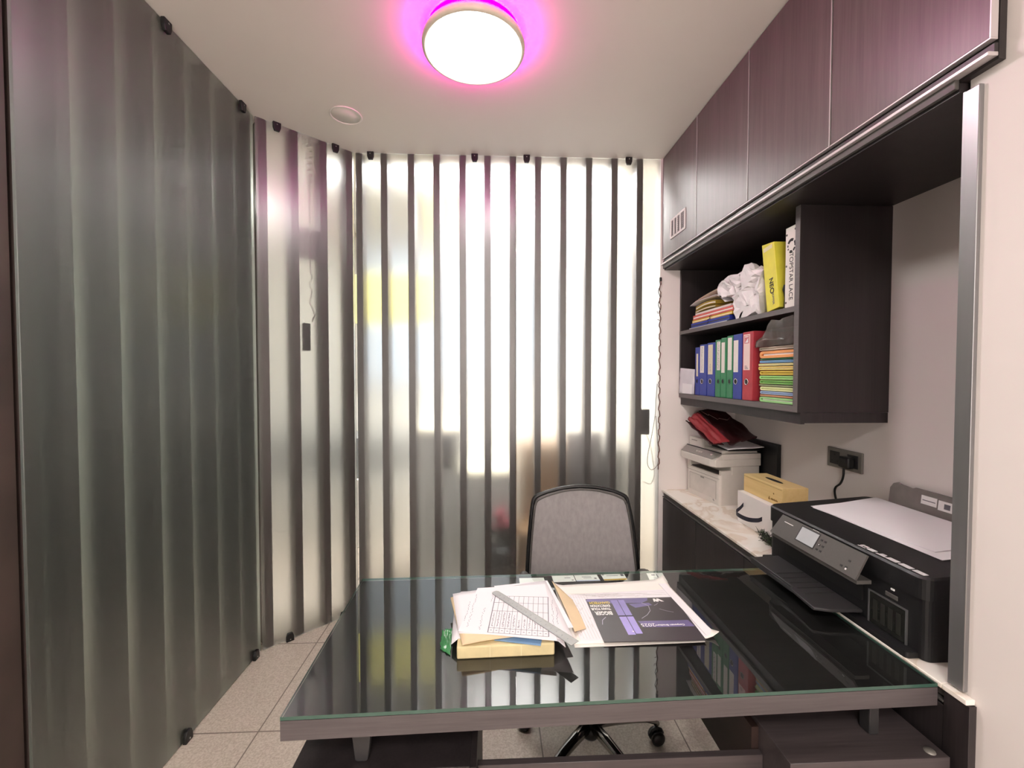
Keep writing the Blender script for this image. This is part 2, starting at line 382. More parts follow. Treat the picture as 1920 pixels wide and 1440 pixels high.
# things behind and beside the glass
def cable(name, pts, r, m, label, group=None):
    return tag(obj(name, MB().tube(pts, r, 6), m), label, 'cable', group)
M_cab = mat('grey_brown_cable', '#4a4440', 0.5); M_cabr = mat('brown_twisted_cable', '#6a4438', 0.6, var=0.3, scale=60)
pc = PA + PU * 0.293 + PN * 0.035
pts = []
for i in range(60):
    a = i * 0.75; zz = ZC - 0.03 - i * 0.0042
    pts.append((pc.x + PU.x * 0.014 * math.sin(a), pc.y + PU.y * 0.014 * math.sin(a) + 0.008 * math.cos(a), zz))
pts += [(pc.x, pc.y, 2.62), (pc.x - 0.003, pc.y, 2.5), (pc.x, pc.y, 2.41)]
pts = [(pc.x, pc.y, ZC)] + pts
cable('cable', pts, 0.0022, M_cab, 'curly dark cable hanging behind the angled frosted glass')
m = MB(); q = PA + PU * 0.303 + PN * 0.118; m.M = frame(q, PU, PN); m.box(-0.065, 0.07, 0, 0.05, -2.41 if (m.M.to_3x3() @ Vector((0, 0, 1))).z < 0 else 2.22, -2.22 if (m.M.to_3x3() @ Vector((0, 0, 1))).z < 0 else 2.41, 0.005)
tag(obj('junction_box', m, mat('grey_box_plastic', '#8f8583', 0.5)), 'grey box hanging on the cable behind the angled glass', 'box')
pts = [(pc.x + 0.008 * math.sin(i * 1.3) * (1 if i > 5 else 0.3), pc.y + 0.008 * math.sin(i * 2.1), 2.22 - i * 0.02) for i in range(17)]
pts += [(pc.x + 0.02, pc.y, 1.87), (pc.x + 0.005, pc.y, 1.83), (pc.x + 0.012, pc.y, 1.86)]
cable('cable', pts, 0.002, M_cab, 'thin knotted cable end below the grey box behind the angled glass')
m = MB(); q = PA + PU * 0.262; m.M = frame(q, PU, PN); sg = 1 if (m.M.to_3x3() @ Vector((0, 0, 1))).z > 0 else -1
m.box(-0.02, 0.02, PANE_T + 0.004, PANE_T + 0.03, min(sg * 1.66, sg * 1.82), max(sg * 1.66, sg * 1.82), 0.003)
tag(obj('switch_box', m, M_blk2), 'small dark switch box behind the angled glass', 'switch box')
t = thing('switch_box', 'black switch box behind the back glass near the right corner', 'switch box', (0.985, 2.75, 1.13))
obj('housing', MB().box(0.962, 1.016, 2.742, 2.785, 1.128, 1.292, 0.003), M_blk2, t)
obj('rocker', MB().box(0.972, 1.004, 2.7395, 2.742, 1.18, 1.24, 0.001), M_blk, t)
pts = [(1.0, 2.755, 1.13), (1.03, 2.755, 1.04), (1.045, 2.755, 0.95), (1.055, 2.755, 0.86), (1.03, 2.755, 0.80), (0.985, 2.755, 0.815)]
def smooth(pts, n=8):
    P = [Vector(p) for p in pts]; P = [P[0] * 2 - P[1]] + P + [P[-1] * 2 - P[-2]]; out = []
    for i in range(1, len(P) - 2):
        for k in range(n):
            t = k / n; a, b, c, d = P[i - 1:i + 3]
            out.append(0.5 * ((2 * b) + (c - a) * t + (2 * a - 5 * b + 4 * c - d) * t * t + (3 * b - a - 3 * c + d) * t ** 3))
    out.append(P[-2]); return out
M_wire = mat('pale_wire', '#8d8a84', 0.5)
cable('cable', smooth(pts), 0.002, M_cab, 'thin cable looping below the black switch box')
pts = [(1.058, 2.722, 1.46), (1.05, 2.7225, 1.35), (1.045, 2.7225, 1.25), (1.02, 2.7225, 1.1), (1.0, 2.7225, 1.0), (1.0, 2.7225, 0.93), (1.03, 2.7225, 0.90), (1.068, 2.7225, 0.95), (1.062, 2.7225, 1.1), (1.05, 2.7225, 1.25)]
cable('cable', smooth(pts), 0.002, M_wire, 'pale wire looped down beside the right corner of the glass')
pts = [(1.072 + 0.005 * math.sin(i * 1.1) + 0.002 * math.sin(i * 3.3), 2.722 + 0.0015 * math.cos(i * 1.7), 2.13 - i * 0.0135) for i in range(92)]
t = thing('cable', 'twisted brown cable running down the corner beside the glass', 'cable', (1.07, 2.722, 0.9))
obj('cable_run', MB().tube(pts, 0.003, 6), M_cabr, t)
m = MB(); m.tube([(1.066 + 0.006 * math.sin(i * 0.9), 2.722, 2.12 - i * 0.012) for i in range(18)], 0.0022, 6)
m.tube([(1.07, 2.7215, 1.92), (1.056, 2.7215, 1.915), (1.052, 2.7215, 1.93)], 0.002, 6); m.tube([(1.07, 2.7215, 1.87), (1.055, 2.7215, 1.875)], 0.002, 6)
obj('loose_end', m, M_blk, t); obj('plug', MB().box(1.066, 1.08, 2.714, 2.7265, 2.12, 2.145, 0.003), M_blk, t)

# ------------------------------------------------------------------ room beyond the glass
t = thing('window', 'bright daylight window beyond the back frosted glass', 'window', (-0.3, 4.28, 1.4)); t['kind'] = 'structure'
t.name = 'window_1'
obj('window_frame', MB().box(-1.30, 0.60, 4.26, 4.30, 1.40, 1.44).box(-1.30, 0.60, 4.26, 4.30, 2.72, 2.76).box(-1.30, -1.26, 4.26, 4.30, 1.38, 2.76).box(0.56, 0.60, 4.26, 4.30, 1.38, 2.76).box(-0.02, 0.02, 4.26, 4.30, 1.38, 2.76), M_alul, t)
obj('pane', MB().box(-1.26, -0.02, 4.28, 4.285, 1.44, 2.72).box(0.02, 0.56, 4.28, 4.285, 1.44, 2.72), emit('daylight_window', (0.82, 0.91, 1.0), 0.95), t)
tag(obj('signboard', MB().box(-0.98, -0.42, 3.05, 3.08, 1.88, 2.22, 0.004).box(-0.96, -0.95, 3.06, 3.07, 2.2, ZC).box(-0.46, -0.45, 3.06, 3.07, 2.2, ZC), mat('yellow_board', '#f0e27a', 0.5, emis=(rgb('#f7ee9a'), 1.1))), 'yellow board with added glow seen blurred through the back glass', 'signboard')  # emission added to make the board brighter through the glass
t = thing('cabinet', 'tall white cabinet with cream top seen blurred through the back glass', 'cabinet', (-0.4, 2.95, 0))
M_wc = mat('white_cabinet_laminate', '#dfe1de', 0.5)
obj('body', MB().box(-0.555, -0.235, 3.03, 3.4, 0, 1.10, 0.004), M_wc, t); obj('cabinet_top', MB().box(-0.56, -0.23, 3.02, 3.41, 1.10, 1.13, 0.003), mat('cream_top', '#f2ead0', 0.5), t)
t = thing('cabinet', 'low white cabinet with cream top behind the back glass left of the chair', 'cabinet', (-0.05, 2.95, 0))
obj('body', MB().box(-0.228, 0.125, 3.03, 3.4, 0, 0.80, 0.004), M_wc, t); obj('cabinet_top', MB().box(-0.228, 0.13, 3.02, 3.41, 0.80, 0.83, 0.003), MATS['cream_top'], t)
tag(obj('monitor', MB().box(-0.40, -0.27, 2.96, 3.01, 0.86, 1.10, 0.01), M_blk2), 'dark screen hanging on the tall cabinet behind the glass', 'monitor')
M_leaf = mat('dark_leaf', '#1d2a17', 0.6, var=0.3)
t = thing('flower_vase', 'pink-red flowers in a dark pot behind the back glass', 'vase', (0.05, 2.86, 0))
obj('pot', MB().lathe([(0, 0), (0.07, 0), (0.085, 0.3), (0.075, 0.33), (0, 0.33)], (0.05, 2.935, 0), 20), M_blk, t)
fm = MB(); lm = MB()
for i in range(26):
    a = R.uniform(0, 6.28); r = R.uniform(0, 0.055); zz = R.uniform(0.44, 0.58)
    cx, cy = 0.05 + r * math.cos(a), 2.93 + 0.4 * r * math.sin(a)
    fm.lathe([(0, -0.014), (0.016, -0.004), (0.018, 0.006), (0.008, 0.013), (0, 0.01)], (cx, cy, zz), 7)
for i in range(40):
    a = R.uniform(0, 6.28); r = R.uniform(0.02, 0.075); z0 = R.uniform(0.28, 0.42)
    p = Vector((0.05 + r * math.cos(a), 2.93 + 0.5 * r * math.sin(a), z0)); d = Vector((math.cos(a) * 0.02, 0.0, 0.06))
    lm.slab([p, p + Vector((0.025, 0, 0.01)), p + Vector((0.025, 0, 0.01)) + d, p + d], 0.0015)
obj('blooms', fm, mat('pink_red_petals', '#b0344f', 0.6, var=0.2), t); obj('foliage', lm, M_leaf, t)
tag(obj('armchair', MB().box(0.17, 0.60, 3.15, 3.35, 0.38, 1.02, 0.05).box(0.15, 0.62, 3.0, 3.4, 0.0, 0.42, 0.04), mat('tan_upholstery', '#8e6c48', 0.7)), 'tan armchair seen blurred behind the office chair', 'armchair')
tag(obj('curtain', MB().slab([(0.50, 2.92, 0.0), (0.74, 2.92, 0.0), (0.74, 2.92, 1.12), (0.50, 2.92, 1.12)], 0.004, 24, 1, lambda u, v: 0.02 * math.sin(u * 26)), mat('grey_brown_curtain', '#4a423e', 0.8)), 'dark grey curtain behind the right back glass', 'curtain')
tag(obj('low_cupboard', MB().box(-2.2, -0.70, 3.8, 4.25, 0.60, 0.96, 0.01), mat('grey_cupboard_paint', '#8b8d8c', 0.6)), 'grey cupboard far behind the glass at left', 'cupboard')
tag(obj('bench', MB().box(-2.2, -0.68, 3.75, 4.25, 0, 0.598, 0.005), M_cream), 'pale bench under the grey cupboard far behind the glass', 'bench')
tag(obj('office_cabinet', MB().box(0.75, 1.05, 3.2, 3.7, 0, 0.95, 0.01), mat('dark_cabinet_paint', '#3c3b3a', 0.6)), 'dark low cabinet behind the right end of the back glass', 'cabinet')

# ------------------------------------------------------------------ ceiling lamp
LX, LY = -0.08, 1.772
t = thing('ceiling_lamp', 'round white ceiling lamp glowing pink around its rim', 'ceiling lamp', (LX, LY, ZC))
obj('rim', MB().lathe([(0.195, 0.030), (0.204, 0.026), (0.208, 0.014), (0.207, 0.002), (0.200, -0.004), (0.193, -0.003), (0.190, 0.004), (0.188, 0.012)], (LX, LY, ZC - 0.066), 96), mat('cream_lamp_rim', '#e9dccb', 0.4), t)
obj('diffuser', MB().lathe([(0.1885, 0.006), (0.17, -0.001), (0.10, -0.006), (0, -0.008)], (LX, LY, ZC - 0.064), 96), emit('lamp_white', (1.0, 0.955, 0.92), LAMP_EMIT), t)
obj('lamp_body', MB().lathe([(0, 0), (0.186, 0.0), (0.186, 0.014), (0, 0.014)], (LX, LY, ZC - 0.050), 64), mat('lamp_body_white', '#e6e0dc', 0.5), t)
obj('glow_ring', MB().lathe([(0.198, 0), (0.187, 0.010), (0.187, 0.024)], (LX, LY, ZC - 0.030), 96), emit('magenta_light_ring', (1.0, 0.0, 0.50), HALO_EMIT), t, 'ring giving off magenta light')
obj('mounting_plate', MB().lathe([(0.186, 0), (0.186, 0.0355), (0, 0.0355)], (LX, LY, ZC - 0.0358), 48), MATS['lamp_body_white'], t)
t = thing('ceiling_cover', 'flat round cover plate set in the ceiling left of the lamp', 'cover plate', (-0.786, 2.345, ZC))
obj('plate', MB().lathe([(0, 0.0), (0.074, 0), (0.074, 0.002)], (-0.786, 2.345, ZC - 0.002), 48), M_ceil, t)
obj('plate_ring', MB().lathe([(0.080, 0.004), (0.083, 0.0), (0.079, -0.002), (0.075, 0.0), (0.075, 0.004)], (-0.786, 2.345, ZC - 0.004), 48), mat('cover_ring_white', '#f0ebe4', 0.3), t)

# ------------------------------------------------------------------ wall cupboards (top row)
CB = 2.262     # bottom of the doors
ys = [2.722, 2.262, 1.797, 1.350, 0.902]
names = ['far corner cupboard of the top row, with a small white vent grille', 'second top cupboard from the glass corner, plain dark door', 'third top cupboard from the glass corner, plain dark door', 'nearest and widest-looking top cupboard, above the wall edge']
def door_unit(y1, y0, label):
    t = thing('wall_cupboard', label, 'cupboard', (XR + 0.02, (y0 + y1) / 2, CB - 0.04), 'dark cupboards in a row under the ceiling')
    xe = 1.578 if y1 > 1.0 and y0 > 0.94 else 1.117
    if y0 < 0.94:
        m = MB(); m.box(XR, 1.578, 0.975, y1 - 0.0005, 2.215, ZC - 0.002); m.box(XR, 1.1165, y0, 0.975, 2.215, ZC - 0.002)
    else:
        m = MB().box(XR, 1.578, y0 + 0.0005, y1 - 0.0005, 2.215, ZC - 0.002)
    obj('carcass', m, M_shelf, t)
    d = obj('door', MB().box(XR - 0.018, XR - 0.001, y0 + 0.004, y1 - 0.004, CB, ZC - 0.006, 0.001, seg=1), M_lam, t)
    obj('edge_strip', MB().box(XR - 0.0185, XR - 0.002, y0 + 0.001, y0 + 0.004, CB, ZC - 0.006).box(XR - 0.0185, XR - 0.002, y0 + 0.001, y1 - 0.001, CB - 0.004, CB - 0.0005), M_alul, t)
    return t
first = None
for i in range(4):
    t = door_unit(ys[i], ys[i + 1], names[i])
    if i == 0:
        v = obj('vent_grille', MB().box(XR - 0.022, XR - 0.0185, 2.385, 2.59, 2.345, 2.358, 0.001).box(XR - 0.022, XR - 0.0185, 2.385, 2.59, 2.452, 2.465, 0.001)
            .box(XR - 0.022, XR - 0.0185, 2.575, 2.59, 2.358, 2.452).box(XR - 0.022, XR - 0.0185, 2.385, 2.40, 2.358, 2.452)
            .box(XR - 0.022, XR - 0.0185, 2.532, 2.545, 2.358, 2.452).box(XR - 0.022, XR - 0.0185, 2.4895, 2.5025, 2.358, 2.452).box(XR - 0.022, XR - 0.0185, 2.445, 2.458, 2.358, 2.452), mat('white_grille', '#dcd6d2', 0.4), t)
        m = MB()
        for k in range(4):
            for j in range(8): m.box(XR - 0.0205, XR - 0.0187, 2.402 + k * 0.0435, 2.443 + k * 0.0435 - 0.001, 2.360 + j * 0.0115, 2.3655 + j * 0.0115)
        obj('grille_slats', m, mat('grille_grey', '#7c7673', 0.5), v)
# rail under the doors
m = MB().box(XR - 0.010, XR - 0.0005, 0.902, 2.722, 2.231, 2.250, 0.001, seg=1)
t = thing('cupboard_rail', 'long dark and silver rail under the top cupboards', 'rail', (XR, 1.8, 2.21))
obj('dark_rail', m, M_shelf, t)
obj('silver_strip', MB().box(XR - 0.024, XR - 0.0005, 0.902, 2.722, 2.222, 2.231, 0.0015), M_alul, t, 'silver strip')
obj('grey_strip', MB().box(XR - 0.012, XR - 0.0005, 0.980, 2.722, 2.200, 2.222, 0.001, seg=1), M_gp, t)
tag(obj('soffit_board', MB().box(XR, 1.578, 0.980, 2.7265, 2.192, 2.2145), M_shelf), 'dark board forming the underside of the top cupboards', 'soffit board')

# ------------------------------------------------------------------ open shelf unit
SY0, SY1 = 1.640, 2.724
t = thing('wall_shelf', 'dark open shelf unit holding files, under the top cupboards', 'shelf unit', (1.4, 2.18, 1.33))
obj('side_panel', MB().box(XS, 1.5785, SY0, SY0 + 0.026, 1.372, 2.190, mi=0), M_shelf, t)
obj('side_panel_edge', MB().box(XS - 0.0015, XS - 0.0001, SY0, SY0 + 0.026, 1.398, 2.190), M_shedge, t)
obj('side_panel', MB().box(XS, 1.5785, SY1 - 0.02, SY1, 1.400, 2.190), M_shelf, t)
obj('shelf', MB().box(XS, 1.5785, SY0 + 0.026, SY1 - 0.02, 1.776, 1.798), M_lamy, t)
obj('shelf_edge', MB().box(XS - 0.0015, XS - 0.0001, SY0 + 0.026, SY1 - 0.001, 1.776, 1.798), M_shedge, t)
obj('shelf', MB().box(XS - 0.001, 1.5785, SY0 + 0.001, SY1, 1.3725, 1.398), M_shedge, t)
obj('back_panel', MB().box(1.570, 1.5785, SY0 + 0.026, SY1 - 0.02, 1.400, 2.190), M_shelf, t)
obj('fascia', MB().box(XS + 0.012, XS + 0.03, SY0, SY1, 1.326, 1.372).box(XS + 0.03, 1.5785, SY0 + 0.002, SY1, 1.33, 1.371), M_base, t)

# ------------------------------------------------------------------ base cupboard and marble counter
t = thing('base_cupboard', 'black-brown base cupboard under the marble counter', 'cupboard', (1.35, 1.8, 0))
obj('carcass', MB().box(1.118, 1.578, 0.980, 2.726, 0, 0.7565), M_base, t)
for y0, y1 in [(2.27, 2.72), (1.82, 2.266), (1.37, 1.816), (0.980, 1.366)]:
    obj('door', MB().box(1.101, 1.1175, y0, y1, 0.06, 0.715, 0.001, seg=1), M_base, t)
obj('handle_rail', MB().box(1.099, 1.1175, 0.980, 2.722, 0.722, 0.728, 0.001).box(1.107, 1.1175, 0.980, 2.722, 0.734, 0.7565), M_gp, t)
obj('end_strip', MB().box(1.099, 1.1172, 0.922, 0.9785, 0.0, 0.756, 0.001), M_base, t)
m = MB(); m.box(1.094, 1.5785, 0.980, 2.7265, 0.757, 0.770, 0.002); m.box(1.094, 1.1172, 0.925, 0.9798, 0.757, 0.770, 0.002)
tag(obj('marble_counter', m, M_marble), 'cream veined marble counter top carrying the printers', 'counter top')


# ------------------------------------------------------------------ desk
FL, FR, RR, RL = (-0.476, 0.950), (1.0925, 0.987), (1.090, 1.613), (-0.489, 1.590)
t = thing('desk', 'dark laminate office desk with raised top on drawer units', 'desk', (0.3, 1.28, 0))
obj('desktop', MB().prism([FL, FR, RR, RL], 0.710, 0.7555, 0, mside=1), [M_desk, M_deskedge], t)
obj('pedestal', MB().box(-0.470, -0.057, 0.975, 1.50, 0.0, 0.612, 0.001, seg=1).box(-0.0565, -0.042, 0.972, 1.50, 0.0, 0.613), M_base, t, 'left drawer pedestal')
dr = obj('drawer_unit', MB().box(0.695, 1.088, 0.950, 1.50, 0.445, 0.612, 0.001, seg=1), M_lamh, t, 'shallow right drawer unit')
obj('cap', MB().lathe([(0.012, 0), (0.011, 0.003), (0, 0.0035)], (1.055, 0.968, 0.6125), 20), mat('grey_cap', '#8d8983', 0.4, metal=0.3), dr)
obj('support_panel', MB().box(1.06, 1.088, 1.0, 1.48, 0.0, 0.4445), M_base, t)
obj('modesty_panel', MB().box(-0.0415, 0.6945, 1.050, 1.068, 0.12, 0.543, 0.001, seg=1).box(0.6755, 1.0595, 1.050, 1.068, 0.12, 0.444), M_lamh, t)
obj('inner_panel', MB().box(0.6755, 0.6945, 1.07, 1.48, 0.40, 0.60), wood('brown_inner_panel', '#2c201d', '#382925', 'y'), t)
for x, y in [(-0.314, 0.998), (-0.314, 1.46)]:
    m = MB(); m.M = frame((x, y, 0.6125), (1, 0, 0), (0, 0, 1)); m.prism([(-0.026, 0.097), (0.026, 0.097), (0.016, 0.004), (0.010, 0), (-0.008, 0), (-0.015, 0.004)], -0.02, 0.0, bev=0.002)
    obj('bracket', m, M_dgp, t)
for x, y in [(0.962, 1.02), (0.962, 1.46)]:
    obj('bracket', MB().box(x - 0.013, x + 0.013, y - 0.002, y + 0.03, 0.6125, 0.7095, 0.003), M_dgp, t)
gl = obj('desk_glass', MB().prism([FL, FR, RR, RL], 0.7567, 0.765, 0, mside=1), [M_glass, M_gedge])
tag(gl, 'clear green-edged glass sheet covering the whole desk top', 'glass sheet')

# cards under the glass
CC = [([(0.094, 1.588), (0.187, 1.589), (0.190, 1.536), (0.094, 1.534)], 'blank white card under the desk glass behind the paper pile', 'w'),
      ([(0.219, 1.604), (0.302, 1.606), (0.304, 1.555), (0.220, 1.552)], 'white business card under the desk glass with a small grey mark', 'g'),
      ([(0.305, 1.606), (0.393, 1.608), (0.396, 1.556), (0.307, 1.555)], 'white business card with blue edge under the desk glass', 'b'),
      ([(0.409, 1.608), (0.500, 1.610), (0.499, 1.559), (0.411, 1.556)], 'white card with gold band under the desk glass', 'y'),
      ([(0.589, 1.611), (0.651, 1.611), (0.643, 1.535), (0.578, 1.533)], 'larger white card with handwriting under the desk glass at the right', 'h')]
M_card = mat('card_white', '#f3f4f0', 0.5, var=0.01)
for pts, lb, k in CC:
    t = thing('business_card', lb, 'card', (pts[0][0] + .04, pts[0][1] - .03, 0.7556), 'cards tucked under the desk glass')
    obj('card', MB().prism(pts, 0.7556, 0.7561), M_card, t)
    a, b, c, d = [Vector((p[0], p[1], 0)) for p in pts]
    def at(u, v): p = (a * (1 - u) + b * u) * (1 - v) + (d * (1 - u) + c * u) * v; return (p.x, p.y)
    def patch(m, u0, u1, v0, v1): m.prism([at(u0, v0), at(u1, v0), at(u1, v1), at(u0, v1)], 0.7561, 0.7563)
    m = MB()
    if k == 'w': patch(m, .1, .16, .8, .88)
    if k == 'g': patch(m, .55, .82, .42, .50); patch(m, .84, .92, .75, .86)
    if k == 'b': patch(m, .3, .7, .35, .42); patch(m, .35, .7, .55, .60); patch(m, .80, .9, .55, .72)
    if k == 'y': patch(m, .04, .12, .10, .22); patch(m, .82, .94, .12, .42); patch(m, .2, .7, .3, .36)
    if k == 'h': patch(m, .25, .45, .2, .3); patch(m, .55, .62, .15, .5); patch(m, .35, .7, .55, .58); patch(m, .3, .66, .68, .71)
    obj('print', m, M_ink, t)
    if k in 'by':
        m = MB(); patch(m, 0, 1, .80 if k == 'y' else .9, 1); obj('colour_band', m, mat('gold_band', '#c9a23a', 0.5) if k == 'y' else mat('pale_blue_band', '#b9c2e6', 0.5), t)

# ---- left pile: ledger, envelopes, sheets, ruler
ZT = 0.7652
t = thing('ledger', 'thick cream ledger with pale spine under the papers', 'book', (0.03, 1.25, ZT))
M_led = mat('cream_ledger_cloth', '#d8c99b', 0.65, var=0.08, scale=30); M_led2 = mat('ledger_tape', '#e6dbb4', 0.6)
m = MB(); m.M = frame((-0.100, 1.124, ZT), (0.264, 0.007, 0), (-0.007, 0.264, 0)); m.box(0, 0.264, 0, 0.25, 0.0, 0.034, 0.004)
lg = obj('cover', m, M_led, t)
m = MB(); m.M = frame((-0.100, 1.124, ZT), (0.264, 0.007, 0), (-0.007, 0.264, 0))
for x in (0.088, 0.172): m.box(x, x + 0.002, -0.0004, 0.002, 0.003, 0.0335)
obj('spine_tape', m, M_led2, t)
tag(obj('plastic_wrapper', MB().slab([(-0.150, 1.17, ZT + 0.001), (-0.118, 1.14, ZT + 0.001), (-0.122, 1.23, ZT + 0.022), (-0.150, 1.22, ZT + 0.022)], 0.001, 8, 8, lambda u, v: 0.01 * noise.noise(Vector((u * 6, v * 6, 2)))), mat('green_plastic_film', '#3f7d4e', 0.25, var=0.3)), 'crumpled green plastic wrapper at the left of the paper pile', 'wrapper')
tag(obj('paper_sheet', MB().slab([(-0.118, 1.160, 0.7998), (0.195, 1.140, 0.7998), (0.20, 1.43, 0.7998), (-0.130, 1.41, 0.7998)], 0.0012, 16, 6, lambda u, v: -0.016 * max(0, (0.05 - u) / 0.05) ** 1.2 - 0.020 * max(0, (u - 0.92) / 0.08) ** 1.2), M_paper), 'white sheet drooping over both sides of the ledger', 'paper sheet', 'papers in the desk pile')
M_env = mat('tan_envelope_paper', '#e3cba6', 0.7, var=0.05, scale=12)
tag(obj('envelope', MB().slab([(-0.085, 1.122, 0.803), (0.10, 1.165, 0.803), (0.04, 1.44, 0.803), (-0.14, 1.36, 0.803)], 0.004, 10, 6, lambda u, v: 0.002 + 0.002 * math.sin(u * 5)), M_env), 'tan paper envelope under the table sheet, left side', 'envelope')
tag(obj('folder', MB().slab([(0.000, 1.145, 0.8015), (0.124, 1.116, 0.8015), (0.18, 1.36, 0.8015), (0.05, 1.39, 0.8015)], 0.0013), mat('blue_card', '#7ba0c4', 0.6)), 'blue card folder sticking out above the ledger', 'folder')
def flat(name, pts, z, th, m_, lb, cat, grp, fn=None, n=(14, 10)):
    return tag(obj(name, MB().slab([(x, y, z) for x, y in pts], th, n[0], n[1], fn), m_), lb, cat, grp)
sh2 = flat('paper_sheet', [(-0.098, 1.168), (0.215, 1.125), (0.178, 1.455), (-0.135, 1.38)], 0.8095, 0.0008, M_paper, 'white sheet fanned out beneath the one with the table', 'paper sheet', 'papers in the desk pile', lambda u, v: 0.0012 * math.sin(u * 7))
sh4 = flat('paper_sheet', [(0.05, 1.16), (0.225, 1.185), (0.185, 1.46), (0.0, 1.43)], 0.8075, 0.0008, M_paper, 'white sheet turned askew at the right of the pile', 'paper sheet', 'papers in the desk pile')
t = thing('paper_sheet', 'white sheet with a ruled table, topmost of the desk pile', 'paper sheet', (0.05, 1.27, 0.814), 'papers in the desk pile')
TS = [Vector(p) for p in [(-0.100, 1.172, 0.8125), (0.168, 1.118, 0.8125), (0.172, 1.425, 0.8125), (-0.055, 1.408, 0.8125)]]
obj('sheet', MB().slab(TS, 0.0007), M_paper, t)
G = [Vector(p) for p in [(-0.018, 1.163, 0.8134), (0.148, 1.136, 0.8134), (0.172, 1.340, 0.8134), (0.004, 1.355, 0.8134)]]
def gp(u, v, q=G): p = (q[0] * (1 - u) + q[1] * u) * (1 - v) + (q[3] * (1 - u) + q[2] * u) * v; return p
def stroke(m, p, q_, w_, h=0.0002):
    p = Vector(p); q_ = Vector(q_); d = (q_ - p); 
    if d.length < 1e-6: return
    nn = Vector((-d.y, d.x, 0)).normalized() * w_ / 2
    m.prism([((p + nn).x, (p + nn).y), ((q_ + nn).x, (q_ + nn).y), ((q_ - nn).x, (q_ - nn).y), ((p - nn).x, (p - nn).y)], p.z, p.z + h)
m = MB(); NCOL = 11
for i in range(NCOL + 1): stroke(m, gp(i / NCOL, 0), gp(i / NCOL, 1), 0.0022 if i in (0, NCOL) else 0.0010)
for v in (0, 0.115, 0.56, 0.80, 1.0): stroke(m, gp(0, v), gp(1, v), 0.0010)
obj('table_lines', m, M_ink, t)
m = MB()
lens = [0.34, 0.40, 0.38, 0.36, 0.30, 0.2, 0.2, 0.22, 0.18, 0.12, 0.05]
for i in range(NCOL):
    v = 0.15
    while v < 0.15 + lens[i]:
        u = (i + 0.5) / NCOL; dv = R.uniform(0.012, 0.035); du = R.uniform(-0.022, 0.022)
        stroke(m, gp(u + du, v), gp(u - du * 0.6, v + dv), 0.0013); v += dv * R.uniform(0.6, 1.5)
    stroke(m, gp((i + 0.35) / NCOL, 0.06), gp((i + 0.68) / NCOL, 0.06), 0.0022)
for (u0, v0, L) in [(-0.44, 0.25, 0.55), (-0.36, 0.1, 0.9), (-0.15, 0.05, 0.60), (-0.05, 0.82, 0.2), (1.08, 0.1, 0.8), (1.15, 0.3, 0.4)]:
    v = v0
    while v < v0 + L:
        dv = R.uniform(0.015, 0.04); u = u0 + R.uniform(-0.012, 0.012)
        if abs(gp(u, v).x) < 0.3: stroke(m, gp(u, v), gp(u + R.uniform(-0.012, 0.012), v + dv), 0.0011)
        v += dv * R.uniform(1.0, 1.8)
obj('handwriting', m, mat('pencil_grey_ink', '#8f8c96', 0.7), t)
# steel ruler
t = thing('ruler', 'steel ruler lying diagonally across the paper pile', 'ruler', (0.1, 1.22, 0.815))
ra = Vector((0.004, 1.374, 0.8142)); rb = Vector((0.214, 1.103, 0.8142)); d = rb - ra
m = MB(); Lr = d.length; m.M = frame(ra, d, Vector((-d.y, d.x, 0)))
m.prism([(0.0, -0.013), (-0.006, -0.008), (-0.008, 0), (-0.006, 0.008), (0.0, 0.013), (Lr, 0.015), (Lr, -0.015)], 0, 0.001)
obj('blade', m, mat('brushed_steel', '#8d8b89', 0.42, metal=0.75, var=0.08, scale=60), t)
m = MB(); m.M = frame(ra + Vector((0, 0, 0.001)), d, Vector((-d.y, d.x, 0)))
for i in range(60):
    x = 0.014 + i * (Lr - 0.03) / 60; h = 0.006 if i % 10 == 0 else (0.0045 if i % 5 == 0 else 0.003)
    m.box(x, x + 0.0006, 0.0135 - h, 0.0135, 0, 0.0002); m.box(x, x + 0.0006, -0.0135, -0.0135 + h, 0, 0.0002)
    if i % 4 == 2: m.box(x, x + 0.0016, -0.003, 0.0015, 0, 0.0002)
obj('scale_marks', m, M_ink, t)

# ---- right papers: big envelope, plan sheets, brochure
BE = [(0.226, 1.172), (0.646, 1.182), (0.622, 1.530), (0.212, 1.500)]
flat('plan_sheet', [(0.224, 1.160), (0.60, 1.170), (0.60, 1.48), (0.245, 1.47)], ZT, 0.0008, M_paper2, 'lowest large white sheet under the dark brochure', 'paper sheet', 'large sheets under the brochure')
flat('plan_sheet', BE, ZT + 0.0014, 0.0022, M_paper2, 'large white plan sheet with curled corners under the brochure', 'paper sheet', 'large sheets under the brochure',
     lambda u, v: 0.018 * max(0, (u - 0.9) / 0.1) ** 2 * (max(0, (v - 0.85) / 0.15) + max(0, (0.12 - v) / 0.12)) + 0.012 * max(0, (0.06 - u) / 0.06) * max(0, (v - 0.85) / 0.15) + 0.0008 * math.sin(u * 9), (24, 18))
t = thing('plan_sheet', 'white printed form with faint ruled lines directly beneath the brochure', 'paper sheet', (0.42, 1.3, 0.77), 'large sheets under the brochure')
obj('sheet', MB().slab([(x, y, 0.7703) for x, y in [(0.246, 1.180), (0.622, 1.186), (0.600, 1.455), (0.226, 1.430)]], 0.0006), M_paper, t)
m = MB()
for k in range(9):
    x = 0.245 + 0.009 * k; stroke(m, (x + 0.012, 1.19, 0.7710), (x - 0.004, 1.425, 0.7710), 0.0007)
for k in range(3): stroke(m, (0.25, 1.412 + 0.012 * k, 0.7710), (0.59, 1.420 + 0.012 * k, 0.7710), 0.0007)
